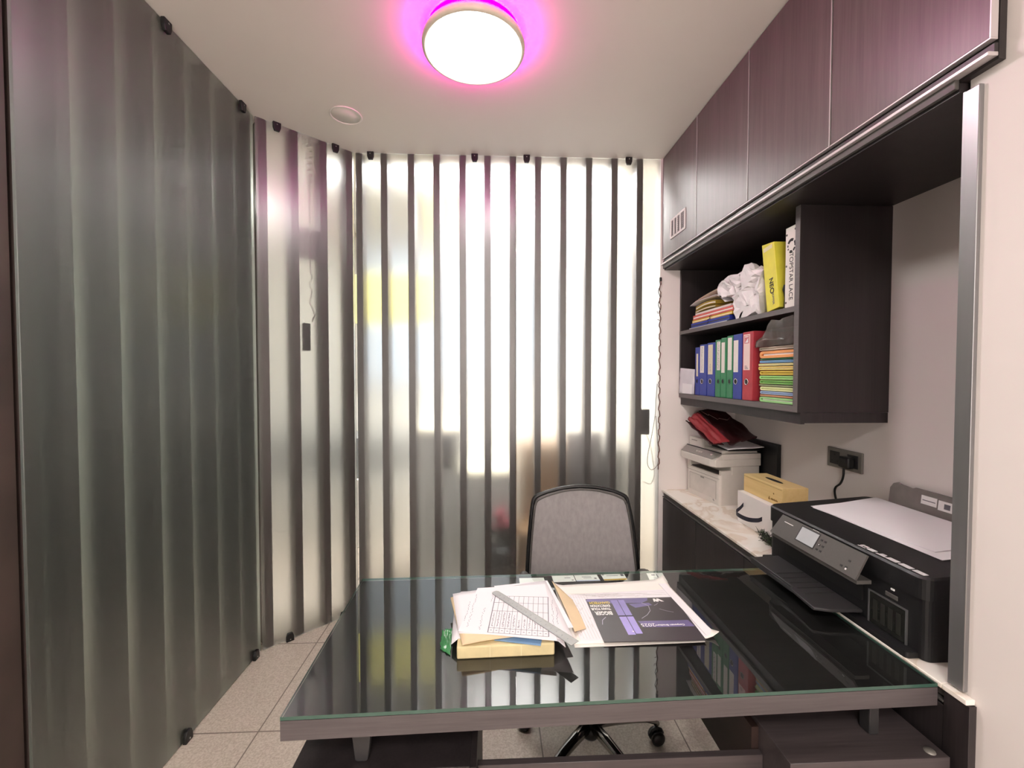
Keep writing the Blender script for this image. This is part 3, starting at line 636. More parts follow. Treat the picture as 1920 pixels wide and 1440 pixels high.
for k in range(14): stroke(m, (0.25 + R.uniform(0, .33), 1.408 + 0.012 * R.randint(0, 2), 0.7710), (0.27 + R.uniform(0, .32), 1.41 + 0.012 * R.randint(0, 2), 0.7710), 0.0009)
for k in range(26): xx = R.uniform(0.25, 0.30); yy = R.uniform(1.19, 1.40); stroke(m, (xx, yy, 0.7710), (xx, yy + 0.010, 0.7710), 0.0012)
obj('form_lines', m, mat('faint_grey_ink', '#c2bebc', 0.7), t)
flat('envelope', [(0.232, 1.205), (0.272, 1.235), (0.262, 1.40), (0.208, 1.512)], 0.7725, 0.0016, M_env, 'tan envelope poking out between the two paper groups', 'envelope', None, lambda u, v: 0.010 * (1 - u) + 0.004 * math.sin(v * 4))
m = MB(); m.slab([(0.612, 1.19, 0.7725), (0.640, 1.19, 0.7725), (0.616, 1.49, 0.7725), (0.590, 1.49, 0.7725)], 0.0014)
tag(obj('paper_strip', m, M_paper), 'narrow white folded strip along the right edge of the plan sheets', 'paper strip')
t = thing('brochure', 'dark glossy brochure with a purple fridge picture, lying upside down', 'brochure', (0.455, 1.28, 0.7712))
BZ = 0.7713
B4 = [Vector((0.309, 1.169, BZ)), Vector((0.601, 1.167, BZ)), Vector((0.604, 1.398, BZ)), Vector((0.306, 1.397, BZ))]
M_bro = mat('brochure_charcoal', '#3b3439', 0.35, var=0.2, scale=6)
obj('cover', MB().slab(B4, 0.0022), M_bro, t)
ZB = BZ + 0.0023
def bp(u, v): p = (B4[0] * (1 - u) + B4[1] * u) * (1 - v) + (B4[3] * (1 - u) + B4[2] * u) * v; return (p.x, p.y)
def bquad(m, pts, h=0.0003, z=ZB): m.prism([bp(u, v) for u, v in pts], z, z + h)
M_lil = mat('lilac_print', '#8d83bd', 0.35, var=0.12, scale=14); M_lil2 = mat('light_lilac_print', '#a79bdb', 0.35, var=0.08, scale=14); M_lil3 = mat('dull_purple_print', '#6c6290', 0.35, var=0.2, scale=10); M_dkp = mat('dark_purple_print', '#221c38', 0.4)
m = MB(); bquad(m, [(0.0, .97), (0.0, .93), (0.22, .87), (0.60, .86), (0.68, .92), (0.70, .99), (0.02, .99)], 0.0002); bquad(m, [(0.45, .84), (0.68, .86), (0.70, .80), (0.5, .74)], 0.0002); obj('purple_shine', m, M_lil3, t)
m = MB(); bquad(m, [(0.27, .95), (0.345, .95), (0.345, .56), (0.27, .56)]); bquad(m, [(0.352, .95), (0.42, .95), (0.42, .56), (0.352, .56)]); fr = obj('fridge_picture', m, M_lil, t)
m = MB(); bquad(m, [(0.27, .53), (0.345, .53), (0.345, .13), (0.27, .13)]); bquad(m, [(0.352, .53), (0.42, .53), (0.42, .15), (0.352, .15)]); obj('lower_doors', m, M_lil2, fr)
m = MB(); bquad(m, [(0.345, .95), (0.352, .95), (0.352, .13), (0.345, .13)]); bquad(m, [(0.27, .545), (0.43, .545), (0.43, .555), (0.27, .555)], 0.0005); obj('door_gaps', m, M_dkp, fr)
m = MB(); bquad(m, [(0.44, .42), (0.97, .42), (0.99, .28), (0.47, .28)], 0.0002); obj('purple_banner', m, M_lil3, t)
m = MB()
pa = [(0.60, .86), (0.655, .78), (0.64, .66), (0.58, .56), (0.5, .48)]
for a_, b_ in zip(pa, pa[1:]): stroke(m, (*bp(*a_), ZB), (*bp(*b_), ZB), 0.0014, 0.0003)
pa = [(0.06, .36), (0.08, .46), (0.13, .53)]
for a_, b_ in zip(pa, pa[1:]): stroke(m, (*bp(*a_), ZB), (*bp(*b_), ZB), 0.002, 0.0003)
for pa in ([(0.72, .79), (0.75, .81), (0.78, .85)], [(0.75, .70), (0.82, .64), (0.88, .61)]):
    for a_, b_ in zip(pa, pa[1:]): stroke(m, (*bp(*a_), ZB), (*bp(*b_), ZB), 0.0008, 0.0003)
obj('light_arcs', m, mat('pale_arc_print', '#b5acc0', 0.4), t)
m = MB()
bquad(m, [(0.745, .885), (0.755, .965), (0.775, .965), (0.785, .925), (0.795, .965), (0.815, .965), (0.86, .885), (0.83, .89), (0.81, .92), (0.80, .885), (0.775, .885), (0.765, .92), (0.762, .885)])
bquad(m, [(0.325, .19), (0.33, .215), (0.337, .2), (0.343, .215), (0.352 - .008, .19)], 0.0005)
obj('logo_mark', m, M_inkw, t)
def btext(body, u, v, size, mt_, sx=1.0, bold=0.0):
    x, y = bp(u, v); return text('lettering', body, size, frame((x, y, ZB + 0.0003), (-1, 0, 0), (0, -1, 0)), mt_, t, sx=sx, thick=0.0001, bold=bold)
M_gold = mat('gold_print', '#d8c05a', 0.5)
btext('BIGGER', 0.222, .665, 0.027, M_inkw, 0.60, 0.0008); btext('THAN YOUR', 0.226, .755, 0.0175, M_inkw, 0.62, 0.0006)
btext('EXPECTATION', 0.236, .835, 0.0175, M_inkw, 0.56, 0.0006); btext('GIANTECH', 0.250, .915, 0.0185, M_gold, 0.74, 0.0006)
btext('Corporate Brochure', 0.90, .335, 0.0105, M_inkw, 1.0, 0.0003); btext('2025', 0.60, .36, 0.0215, M_inkw, 1.05)

# ------------------------------------------------------------------ office chair
CX, CY = 0.385, 1.66
t = thing('office_chair', 'black office chair with grey mesh back and chrome star base', 'chair', (CX, CY, 0))
hb = MB().lathe([(0.0, 0.075), (0.030, 0.078), (0.042, 0.095), (0.042, 0.125), (0.03, 0.14), (0.026, 0.14), (0.026, 0.25), (0.016, 0.25), (0.016, 0.42), (0, 0.42)], (CX, CY, 0), 24)
obj('gas_column', hb, M_blk, t)
M_cdark = mat('dark_chrome', '#a5a3a0', 0.16, metal=1.0, var=0.01)
for k, a in enumerate([8, 80, 152, 224, 296]):
    a = math.radians(a); d = Vector((math.cos(a), math.sin(a), 0)); pts = []; rs = []
    for s_, z_, r_ in [(0.030, 0.128, 0.022), (0.10, 0.128, 0.021), (0.18, 0.122, 0.019), (0.245, 0.112, 0.017), (0.278, 0.098, 0.015), (0.290, 0.080, 0.012)]:
        pts.append(Vector((CX, CY, 0)) + d * s_ + Vector((0, 0, z_))); rs.append(r_)
    lg = obj('leg', MB().tube(pts, rs, 12), M_cdark, t)
    cm = MB(); c = Vector((CX, CY, 0)) + d * 0.288; sd = Vector((-d.y, d.x, 0))
    for sgn_ in (-1, 1):
        cm.M = frame(c + sd * (sgn_ * 0.006) + Vector((0, 0, 0.0285)), d if sgn_ > 0 else -d, Vector((0, 0, 1)))
        cm.lathe([(0, 0), (0.022, 0), (0.0283, 0.004), (0.0283, 0.014), (0.020, 0.020), (0, 0.021)] if False else [(0, -0.021), (0.020, -0.020), (0.0283, -0.014), (0.0283, -0.004), (0.022, 0), (0, 0)], (0, 0, 0), 20)
    cm.M = Matrix.Identity(4); cm.tube([c + Vector((0, 0, 0.03)), c + Vector((0, 0, 0.074))], 0.006, 8)
    cm.tube([c + d * 0.028 * math.cos(b) + Vector((0, 0, 0.032 + 0.032 * math.sin(b))) for b in [0.2, 0.8, 1.57, 2.3, 2.9]], 0.006, 8)
    obj('castor', cm, M_blk, lg)
m = MB(); m.box(CX - 0.235, CX + 0.235, CY - 0.23, CY + 0.24, 0.435, 0.50, 0.028, seg=4)
obj('seat', m, mat('black_seat_fabric', '#1d1d1f', 0.85, scale=300), t)
obj('seat_plate', MB().box(CX - 0.12, CX + 0.12, CY - 0.10, CY + 0.10, 0.405, 0.434, 0.004).box(CX - 0.035, CX + 0.035, CY + 0.08, CY + 0.34, 0.412, 0.43), M_blk, t)
# back: outline in the (x, z) plane, leaning back slightly with height
def yb(z, x=0): return 1.945 + (z - 0.60) * 0.02 + 0.25 * ((x - 0.40) ** 2) * -0.6
prof = []
out = [(0.150, 0.535), (0.152, 0.61), (0.158, 0.72), (0.168, 0.84), (0.178, 0.925), (0.186, 0.952), (0.205, 0.966), (0.25, 0.982), (0.32, 0.998), (0.40, 1.004), (0.48, 0.998), (0.55, 0.982), (0.592, 0.966), (0.613, 0.952), (0.622, 0.925), (0.640, 0.84), (0.656, 0.72), (0.669, 0.61), (0.673, 0.535)]
outl = smooth([(x, 0, z) for x, z in out], 4)
fr_pts = [(p.x, yb(p.z, p.x), p.z) for p in outl]
m = MB(); m.tube(fr_pts, 0.0095, 8); m.tube([(0.150, yb(.535, .15), 0.535), (0.27, yb(.52, .27), 0.52), (0.40, yb(.515, .4), 0.515), (0.54, yb(.52, .54), 0.52), (0.673, yb(.535, .67), 0.535)], 0.011, 8)
bf = obj('back_frame', m, M_blk, t)
m = MB(); m.tube([(p[0] + (0.40 - p[0]) * 0.045, p[1] - 0.012, p[2] - 0.011 if p[2] > 0.93 else p[2]) for p in fr_pts], 0.0045, 8)
obj('inner_rim', m, M_gp, bf)
# mesh panel
M_mesh = mat('grey_mesh_fabric', '#9d9999', 0.85, var=0.09, scale=45, stretch=(1.3, 1, 0.7), bump=0.3)
m = MB(); rows = 22; cols = 20; gT = []
import bisect
def xlim(z):
    L_ = [(0.158, 0.53), (0.160, 0.61), (0.167, 0.72), (0.177, 0.84), (0.188, 0.925), (0.20, 0.952), (0.21, 0.96), (0.25, 0.975), (0.32, 0.991), (0.398, 0.997)]
    R_ = [(0.665, 0.53), (0.661, 0.61), (0.648, 0.72), (0.632, 0.84), (0.612, 0.925), (0.60, 0.952), (0.588, 0.96), (0.55, 0.975), (0.48, 0.991), (0.402, 0.997)]
    def ip(T):
        for (x0, z0), (x1, z1) in zip(T, T[1:]):
            if z0 <= z <= z1: k = (z - z0) / (z1 - z0); return x0 + (x1 - x0) * k
        return T[-1][0]
    return ip(L_), ip(R_)
zs = [0.53 + (0.95 - 0.53) * i / 16 for i in range(16)] + [0.95, 0.96, 0.968, 0.975, 0.983, 0.991, 0.9968]
for z in zs:
    a, b = xlim(z); gT.append([[m._v((a + (b - a) * i / cols, yb(z, a + (b - a) * i / cols) - 0.006 + k * 0.004, z)) for i in range(cols + 1)] for k in (0, 1)])
for j in range(len(zs) - 1):
    for i in range(cols):
        m.face([gT[j][0][i], gT[j][0][i + 1], gT[j + 1][0][i + 1], gT[j + 1][0][i]], 0, True)
        m.face([gT[j][1][i + 1], gT[j][1][i], gT[j + 1][1][i], gT[j + 1][1][i + 1]], 0, True)
obj('mesh_back', m, M_mesh, t)
m = MB(); m.tube([(0.40, 1.90, 0.42), (0.40, 1.99, 0.44), (0.40, 2.00, 0.50), (0.40, 1.975, 0.60)], 0.016, 10); m.tube([(0.27, 1.965, 0.525), (0.40, 1.985, 0.60), (0.53, 1.965, 0.525)], 0.010, 8)
obj('back_support', m, M_blk, t)
for sx_ in (-1, 1):
    x = CX + 0.01 + sx_ * 0.265
    ar = obj('armrest', MB().tube(smooth([(x - sx_ * 0.07, 1.68, 0.47), (x, 1.70, 0.45), (x + sx_ * 0.005, 1.73, 0.55), (x, 1.76, 0.635)]), 0.013, 8), M_blk, t)
    obj('arm_pad', MB().tube(smooth([(x, 1.62, 0.640), (x, 1.72, 0.652), (x, 1.82, 0.650), (x + sx_ * -0.004, 1.872, 0.625)]), [0.02] * 8 + [0.024] * 8 + [0.02] * 8 + [0.012], 10), M_gp, ar, 'grey arm pad')

# ------------------------------------------------------------------ black ink tank printer
t = thing('printer', 'black ink tank printer on the counter with paper on its lid', 'printer', (1.33, 1.37, 0.77))
def rrect(x0, x1, y0, y1, r, n=5, corners=(1, 1, 1, 1)):
    out = []
    for (cx, cy, a0), on_ in zip([(x0 + r, y0 + r, 180), (x1 - r, y0 + r, 270), (x1 - r, y1 - r, 0), (x0 + r, y1 - r, 90)], corners):
        for k in range(n + 1): a = math.radians(a0 + 90 * k / n); out.append((cx + r * math.cos(a), cy + r * math.sin(a)))
    return out
obj('body', MB().prism(rrect(1.128, 1.545, 1.050, 1.684, 0.02), 0.7715, 0.933).prism(rrect(1.0945, 1.14, 1.070, 1.684, 0.01), 0.7705, 0.786), M_blk2, t)
m = MB(); pl = rrect(1.120, 1.552, 1.046, 1.690, 0.03, 6)
lo = [m._v((x, y, 0.934)) for x, y in pl]; hi = [m._v((x, y, 0.988 + (x - 1.12) * 0.065)) for x, y in pl]
cxm, cym = 1.336, 1.368
h2 = [m._v((cxm + (x - cxm) * 0.975, cym + (y - cym) * 0.985, 0.994 + (x - 1.12) * 0.065)) for x, y in pl]
m.face(list(reversed(lo))); m.face(h2)
for i in range(len(pl)):
    j = (i + 1) % len(pl); m.face([lo[i], lo[j], hi[j], hi[i]]); m.face([hi[i], hi[j], h2[j], h2[i]])
obj('scanner_lid', m, M_blk2, t)
# sloped control panel
A1, A2, A3, A4 = Vector((1.113, 1.578, 0.992)), Vector((1.113, 1.208, 0.980)), Vector((1.072, 1.203, 0.912)), Vector((1.072, 1.592, 0.918))
A1.z = 0.985; A2.z = 0.985; A3.z = 0.915; A4.z = 0.915
m = MB(); m.slab([A4, A3, A2, A1], 0.006)
m.prism([(1.074, 1.205), (1.1195, 1.205), (1.1195, 1.590), (1.074, 1.590)], 0.903, 0.914)
cp = obj('control_panel', m, M_gp, t)
CPM = frame(A4 + (A3 - A4).cross(A1 - A4).normalized() * 0.0062, A3 - A4, A1 - A4)
WP = (A3 - A4).length; HP = (A1 - A4).length
m = MB(); m.M = CPM; m.box(0.125, 0.205, 0.022, 0.072, 0, 0.0006); obj('screen', m, mat('grey_screen', '#b9bdc0', 0.2, var=0.05), cp)
m = MB(); m.M = CPM; m.box(0.121, 0.209, 0.018, 0.076, -0.0002, 0.0003); obj('screen_bezel', m, M_dgp, cp)
m = MB(); m.M = CPM
for i, (x, y) in enumerate([(0.222, 0.060), (0.222, 0.042), (0.222, 0.025), (0.238, 0.060), (0.238, 0.042), (0.238, 0.025), (0.345, 0.020), (0.345, 0.042), (0.328, 0.018)]): m.box(x - 0.004, x + 0.004, y - 0.003, y + 0.003, 0, 0.0009)
obj('buttons', m, M_dgp, cp)
m = MB(); m.M = CPM; m.box(0.040, 0.086, 0.058, 0.0605, 0, 0.0004); m.box(0.220, 0.223, 0.041, 0.044, 0.0009, 0.0013); m.box(0.344, 0.349, 0.012, 0.018, 0, 0.001)
for k in range(5): m.box(0.170 + k * 0.006, 0.173 + k * 0.006, 0.079, 0.081, 0, 0.0004)
obj('printed_marks', m, M_inkw, cp)
obj('paper_slot', MB().box(1.122, 1.1278, 1.24, 1.58, 0.835, 0.90), M_blk, t)
# output tray
m = MB(); m.prism([(1.127, 1.240), (1.127, 1.632), (1.004, 1.620), (1.000, 1.40), (0.985, 1.26), (1.03, 1.245)], 0.796, 0.806, bev=0.003)
for k in range(5): m.box(1.02, 1.12, 1.34 + k * 0.035, 1.343 + k * 0.035, 0.806, 0.809)
m.box(1.002, 1.008, 1.38, 1.61, 0.790, 0.813, 0.002)
obj('output_tray', m, M_dgp, t)
# ink window with chrome frame
wf = obj('ink_window_frame', MB().box(1.1235, 1.1279, 1.100, 1.104, 0.782, 0.883).box(1.1235, 1.1279, 1.216, 1.220, 0.782, 0.883).box(1.1235, 1.1279, 1.104, 1.216, 0.782, 0.786).box(1.1235, 1.1279, 1.104, 1.216, 0.879, 0.883), M_alu, t, 'silver frame of the ink window')
obj('ink_window', MB().box(1.1255, 1.1279, 1.104, 1.216, 0.786, 0.879), mat('dark_smoked_window', '#20211e', 0.15), wf)
m = MB()
for k in range(4): m.box(1.1245, 1.1254, 1.118 + k * 0.024, 1.132 + k * 0.024, 0.80, 0.86)
obj('ink_bottles', m, mat('dark_ink_level', '#2d2d29', 0.3), wf)
obj('latch', MB().box(1.124, 1.1279, 1.128, 1.166, 0.892, 0.905, 0.002), M_gp, t)
obj('badge', MB().box(1.1255, 1.1279, 1.140, 1.150, 0.915, 0.920), M_inkw, t)
# row of printed symbols along the lid edge
m = MB(); lid_z = lambda x: 0.9944 + (x - 1.12) * 0.065
x0 = 1.130; yy = 1.268
for k, wd in enumerate([0.026, 0.026, 0.030, 0.034, 0.036, 0.034]):
    z = lid_z(x0)
    if k == 0: m.box(x0, x0 + 0.004, yy - wd, yy, z, z + 0.0006); m.box(x0 + 0.007, x0 + 0.019, yy - 0.010, yy - 0.002, z, z + 0.0014); m.box(x0 + 0.009, x0 + 0.018, yy - 0.025, yy - 0.014, z, z + 0.0014)
    elif k == 2: m.box(x0 + 0.002, x0 + 0.008, yy - wd, yy, z, z + 0.001); m.box(x0 + 0.007, x0 + 0.018, yy - 0.022, yy - 0.008, z, z + 0.0014)
    else: m.box(x0 + 0.001, x0 + 0.017, yy - wd + 0.003, yy, z, z + 0.0014, 0.0004, seg=1)
    yy -= wd + 0.004
obj('symbol_row', m, mat('sticker_white', '#d9d5d6', 0.5, var=0.12, scale=160), t)
# rear paper support
rs_ = thing('paper_support', 'grey-brown rear paper flap leaning on the wall behind the black printer', 'paper flap', (1.565, 1.45, 1.03))
m = MB(); m.M = frame((1.5585, 1.605, 1.020), (0, -1, 0), (0.10, 0, 1))
m.prism([(0.0, 0), (0.32, 0), (0.32, 0.085), (0.10, 0.085), (0.085, 0.078), (0.045, 0.082), (0.03, 0.088), (0.012, 0.080), (0.0, 0.06)], 0, 0.006, bev=0.001)
rs_.name = 'paper_support'
obj('flap', m, mat('grey_brown_plastic', '#7b7672', 0.5, var=0.08, scale=30), rs_)
m = MB(); m.M = frame((1.5583, 1.605, 1.020), (0, -1, 0), (0.10, 0, 1)); 
m.box(0.125, 0.180, 0.035, 0.066, -0.0006, -0.0001); m.box(0.185, 0.245, 0.030, 0.064, -0.0006, -0.0001)
m2 = MB(); m2.M = frame((1.5580, 1.605, 1.020), (0, -1, 0), (0.10, 0, 1))
m = MB(); m.M = frame((1.5583, 1.605, 1.020), (0, -1, 0), (0.10, 0, 1)); m.box(0.125, 0.180, 0.035, 0.066, 0.0062, 0.0070); m.box(0.185, 0.245, 0.030, 0.064, 0.0062, 0.0070)
obj('sticker', m, M_inkw, rs_)
m = MB(); m.M = frame((1.5583, 1.605, 1.020), (0, -1, 0), (0.10, 0, 1)); m.box(0.130, 0.175, 0.048, 0.051, 0.0070, 0.0074); m.box(0.205, 0.225, 0.038, 0.056, 0.0070, 0.0074)
obj('sticker_print', m, M_ink, rs_)
# papers on the lid
def on_lid(pts, dz, th, lb):
    c = [(x, y, 0.9955 + (x - 1.12) * 0.065 + dz) for x, y in pts]
    return tag(obj('paper_sheet', MB().slab(c, th), M_paper), lb, 'paper sheet', 'paper sheets lying on the black printer')
on_lid([(1.255, 1.130), (1.54, 1.150), (1.553, 1.640), (1.250, 1.620)], 0.0, 0.0012, 'lower white sheet on the black printer lid, showing at the near corner')
on_lid([(1.282, 1.175), (1.545, 1.19), (1.545, 1.652), (1.240, 1.598)], 0.0018, 0.002, 'upper white sheet covering most of the black printer lid')

# ------------------------------------------------------------------ wall socket
t = thing('wall_socket', 'grey double wall socket above the black printer', 'socket', (XB, 1.84, 1.14))
obj('plate', MB().box(XB - 0.010, XB - 0.0005, 1.748, 1.938, 1.096, 1.186, 0.003), mat('grey_socket_plate', '#77736d', 0.45), t)
obj('socket_insert', MB().box(XB - 0.0125, XB - 0.0103, 1.865, 1.920, 1.112, 1.170, 0.001), M_dgp, t)
obj('socket_insert', MB().box(XB - 0.0125, XB - 0.0103, 1.766, 1.822, 1.112, 1.170, 0.001), M_dgp, t)
obj('socket_holes', MB().box(XB - 0.0132, XB - 0.0126, 1.889, 1.896, 1.150, 1.160).box(XB - 0.0132, XB - 0.0126, 1.874, 1.882, 1.124, 1.130).box(XB - 0.0132, XB - 0.0126, 1.903, 1.911, 1.124, 1.130), M_blk, t)
t = thing('power_plug', 'black plug and cord in the right half of the socket', 'plug', (XB - 0.03, 1.80, 1.13))
obj('plug_body', MB().box(XB - 0.050, XB - 0.0127, 1.775, 1.832, 1.110, 1.162, 0.010, seg=3), M_blk, t)
obj('cord', MB().tube(smooth([(XB - 0.035, 1.812, 1.115), (XB - 0.035, 1.815, 1.07), (XB - 0.03, 1.835, 1.035), (XB - 0.026, 1.865, 1.01), (XB - 0.024, 1.872, 0.98), (XB - 0.020, 1.86, 0.92), (XB - 0.020, 1.84, 0.80)]), 0.0045, 8), M_blk, t)

# ------------------------------------------------------------------ tissue box, white box, sprig
M_pine = wood('pale_pine', '#d9ba7c', '#e8cd92', 'y', rough=0.5, scale=0.35)
t = thing('white_box', 'white cardboard box with navy ribbon handle under the tissue box', 'box', (1.33, 1.95, 0.77))
obj('carton', MB().box(1.252, 1.43, 1.73, 2.128, 0.7705, 0.928, 0.002), mat('white_carton', '#e9e4e0', 0.55, var=0.01), t)
rb_ = smooth([(1.251, 2.075, 0.87), (1.232, 2.072, 0.852), (1.205, 2.06, 0.838), (1.197, 2.02, 0.833), (1.205, 1.96, 0.834), (1.232, 1.93, 0.840), (1.251, 1.925, 0.848)], 5)
m = MB(); pr = None
for p in rb_:
    c = [m._v(p + Vector((0, 0, -0.010))), m._v(p + Vector((0, 0, 0.010))), m._v(p + Vector((0.002, 0.0015, 0.010))), m._v(p + Vector((0.002, 0.0015, -0.010)))]
    if pr:
        for k in range(4): m.face([pr[k], pr[(k + 1) % 4], c[(k + 1) % 4], c[k]], 0, False)
    pr = c
obj('ribbon_handle', m, mat('navy_ribbon', '#1c1d2b', 0.5), t, 'navy ribbon handle')
t = thing('tissue_box', 'pale wooden tissue box standing on the white box', 'tissue box', (1.34, 1.98, 0.929))
obj('box_body', MB().box(1.280, 1.400, 1.830, 2.122, 0.9285, 1.016, 0.002), M_pine, t)
m = MB(); m.M = Matrix.Translation((1.34, 1.976, 1.0162)); m.prism([(0.013 * math.cos(a * math.pi / 10), 0.062 * math.sin(a * math.pi / 10)) for a in range(20)], 0, 0.0006)
obj('tissue_slot', m, M_inkd, t)
obj('lid_seam', MB().box(1.2792, 1.2799, 1.832, 2.120, 1.0055, 1.0065), mat('pine_seam', '#8a6a34', 0.6), t)
M_brand = mat('burnt_logo_brown', '#7d5a1c', 0.6)
m = MB(); m.M = frame((1.2796, 1.925, 0.945), (0, -1, 0), (0, 0, 1)); m.prism([(0, 0), (0.004, 0.010), (0.010, 0.014), (0.008, 0.004), (0.013, 0), (0.006, -0.003)], 0, 0.0005)
for k in range(7): m.box(0.018 + k * 0.007, 0.0225 + k * 0.007, 0.0, 0.009 if k % 2 else 0.007, 0, 0.0005)
m.prism([(0.032, 0.032), (0.036, 0.036), (0.041, 0.032), (0.038, 0.028)], 0, 0.0005)
obj('burnt_logo', m, M_brand, t)
m = MB(); 
for k in range(260):
    s_ = R.random(); base = Vector((1.192 + 0.018 * s_ + R.uniform(-.008, .008), 1.72 + 0.15 * s_ + R.uniform(-.01, .01), 0.785 + 0.03 * R.random()))
    a = R.uniform(0, 6.28); e_ = R.uniform(-0.3, 1.0); d = Vector((math.cos(a) * math.cos(e_), math.sin(a) * math.cos(e_), math.sin(e_))) * R.uniform(0.016, 0.036)
    q = base + d; q.z = max(q.z, 0.772); base.z = max(base.z, 0.774)
    m.tube([base, q], [0.0016, 0.0006], 3, mi=0 if R.random() < .7 else 1)
t = thing('artificial_sprig', 'dark green artificial pine sprig beside the black printer', 'sprig', (1.22, 1.78, 0.77))
obj('needles', m, [M_leaf, mat('lighter_needles', '#4a5a3e', 0.6)], t)
obj('stem', MB().tube([(1.192, 1.72, 0.778), (1.20, 1.79, 0.784), (1.21, 1.87, 0.779)], 0.003, 6), mat('brown_stem', '#3d2d20', 0.7), t)

# ------------------------------------------------------------------ white multifunction printer
M_wp = mat('warm_white_plastic', '#d6d0c8', 0.45, var=0.02, scale=40); M_wp2 = mat('printer_grey_panel', '#8f8a84', 0.5, var=0.05, scale=120)
W0 = Vector((1.284, 2.362, 0.0)); WV = Vector((-0.139, 0.990, 0)); WW = Vector((0.990, 0.139, 0))
WM = frame(W0, WW, WV)
t = thing('printer', 'white laser multifunction printer in the far corner of the counter', 'printer', (1.40, 2.52, 0.77))
def wmb(): m = MB(); m.M = WM.copy(); return m
m = wmb(); m.prism(rrect(0, 0.26, 0, 0.318, 0.016), 0.7705, 0.945); m.prism(rrect(0.075, 0.26, 0, 0.318, 0.01), 0.945, 0.992)
m.prism(rrect(0.0, 0.26, 0.285, 0.318, 0.008), 0.945, 0.992); m.prism([(0.010, 0.0), (0.075, 0.0), (0.075, 0.02), (0.010, 0.02)], 0.945, 0.97)
obj('lower_body', m, M_wp, t)
m = wmb(); m.box(0.012, 0.074, 0.022, 0.284, 0.9455, 0.950); obj('output_recess', m, M_dgp, t)
m = wmb(); m.box(-0.0012, 0.0, 0.030, 0.285, 0.80, 0.905); fp = obj('front_tray', m, mat('pale_grey_tray', '#cdc7bf', 0.5), t)
m = wmb(); m.box(-0.0018, -0.0013, 0.028, 0.287, 0.905, 0.907); m.box(-0.0018, -0.0013, 0.030, 0.0315, 0.80, 0.905); m.box(-0.0018, -0.0013, 0.2855, 0.287, 0.80, 0.905); m.box(-0.001, -0.0001, 0.004, 0.314, 0.922, 0.924)
m.box(-0.0022, -0.0018, 0.14, 0.175, 0.895, 0.904); obj('seams', m, M_wp2, fp)
m = wmb(); m.box(-0.0018, -0.0013, 0.052, 0.056, 0.79, 0.798); m.box(-0.0018, -0.0013, 0.046, 0.050, 0.786, 0.794); obj('printed_mark', m, M_ink, t)
m = wmb(); pts = [(-0.044, 0.035), (-0.030, -0.003), (0.0, -0.006), (0.262, -0.006), (0.262, 0.345), (0.0, 0.345), (-0.030, 0.340), (-0.044, 0.31)]
m.prism(pts, 0.993, 1.036, bev=0.004); m.prism([(0.012, -0.006), (0.262, -0.006), (0.262, 0.345), (0.012, 0.345)], 1.034, 1.066, bev=0.004); m.M = WM @ frame((0, 0.0, 0), (1, 0, 0), (0, 0, 1)); m.prism([(-0.034, 1.034), (0.014, 1.034), (0.014, 1.0645)], -0.340, 0.002); obj('scanner_unit', m, M_wp, t)
m = wmb(); m.M = WM @ Matrix.Identity(4); c = [(-0.038, 0.02, 1.0365), (-0.038, 0.322, 1.0365), (0.009, 0.337, 1.0662), (0.009, 0.003, 1.0662)]
m.slab([Vector(c[0]), Vector(c[3]), Vector(c[2]), Vector(c[1])], 0.003); cpw = obj('control_strip', m, M_wp2, t)
m = wmb()
for k in range(3): m.box(-0.020, -0.010, 0.14 + k * 0.02, 0.152 + k * 0.02, 1.050, 1.0590)
m.box(-0.018, -0.008, 0.05, 0.06, 1.050, 1.0600); obj('buttons', m, M_wp, cpw)
m = wmb(); m.box(0.008, 0.013, 0.005, 0.335, 1.0665, 1.0735); obj('hinge_line', m, M_dgp, t)
m = wmb(); m.prism(rrect(0.02, 0.262, 0.19, 0.332, 0.012), 1.0665, 1.125); m.prism(rrect(0.03, 0.262, 0.02, 0.19, 0.01), 1.0665, 1.082)
obj('document_feeder', m, M_wp, t)
m = wmb(); m.box(0.018, 0.0199, 0.245, 0.30, 1.105, 1.110); obj('feeder_marks', m, M_wp2, t)
# black folder behind it
tag(obj('folder', MB().box(1.553, 1.578, 2.27, 2.70, 0.7705, 1.135, 0.002), mat('black_folder_card', '#101214', 0.5)), 'black folder standing against the wall behind the white printer', 'folder')
# dark papers and bag on top
for k, (lb, mt_, x0, z0) in enumerate([('lower dark folder lying on the white printer', M_blk, 0.055, 1.0825), ('upper dark folder on the white printer under the maroon bag', M_dgp, 0.07, 1.0905)]):
    m = MB(); m.M = WM @ Matrix.Rotation(math.radians(-6 + 5 * k), 4, 'Z'); m.box(x0, 0.24, 0.005 + 0.01 * k, 0.182, z0, z0 + 0.007, 0.001)
    tag(obj('folder', m, mt_), lb, 'folder', 'dark folders on the white printer')
tag(obj('paper_sheet', MB().slab([(1.30, 2.31, 1.1005), (1.52, 2.33, 1.112), (1.54, 2.55, 1.116), (1.34, 2.54, 1.1005)], 0.002, 6, 6, lambda u, v: 0.002 * math.sin(u * 6)), M_paper), 'white paper between the dark folders and the maroon bag', 'paper sheet')
t = thing('paper_bag', 'crumpled maroon bag with dark print lying on the white printer', 'bag', (1.38, 2.45, 1.12))
M_mar = mat('maroon_bag', '#8a2a2e', 0.55, var=0.15, scale=14, bump=0.3); M_mar2 = mat('dark_maroon_bag', '#350f12', 0.5, var=0.2, scale=14)
crk = lambda a, b, s_: (lambda u, v: a * (noise.noise(Vector((u * b + s_, v * b, s_))) + 0.3 * noise.noise(Vector((u * b * 3, v * b * 3, s_)))))
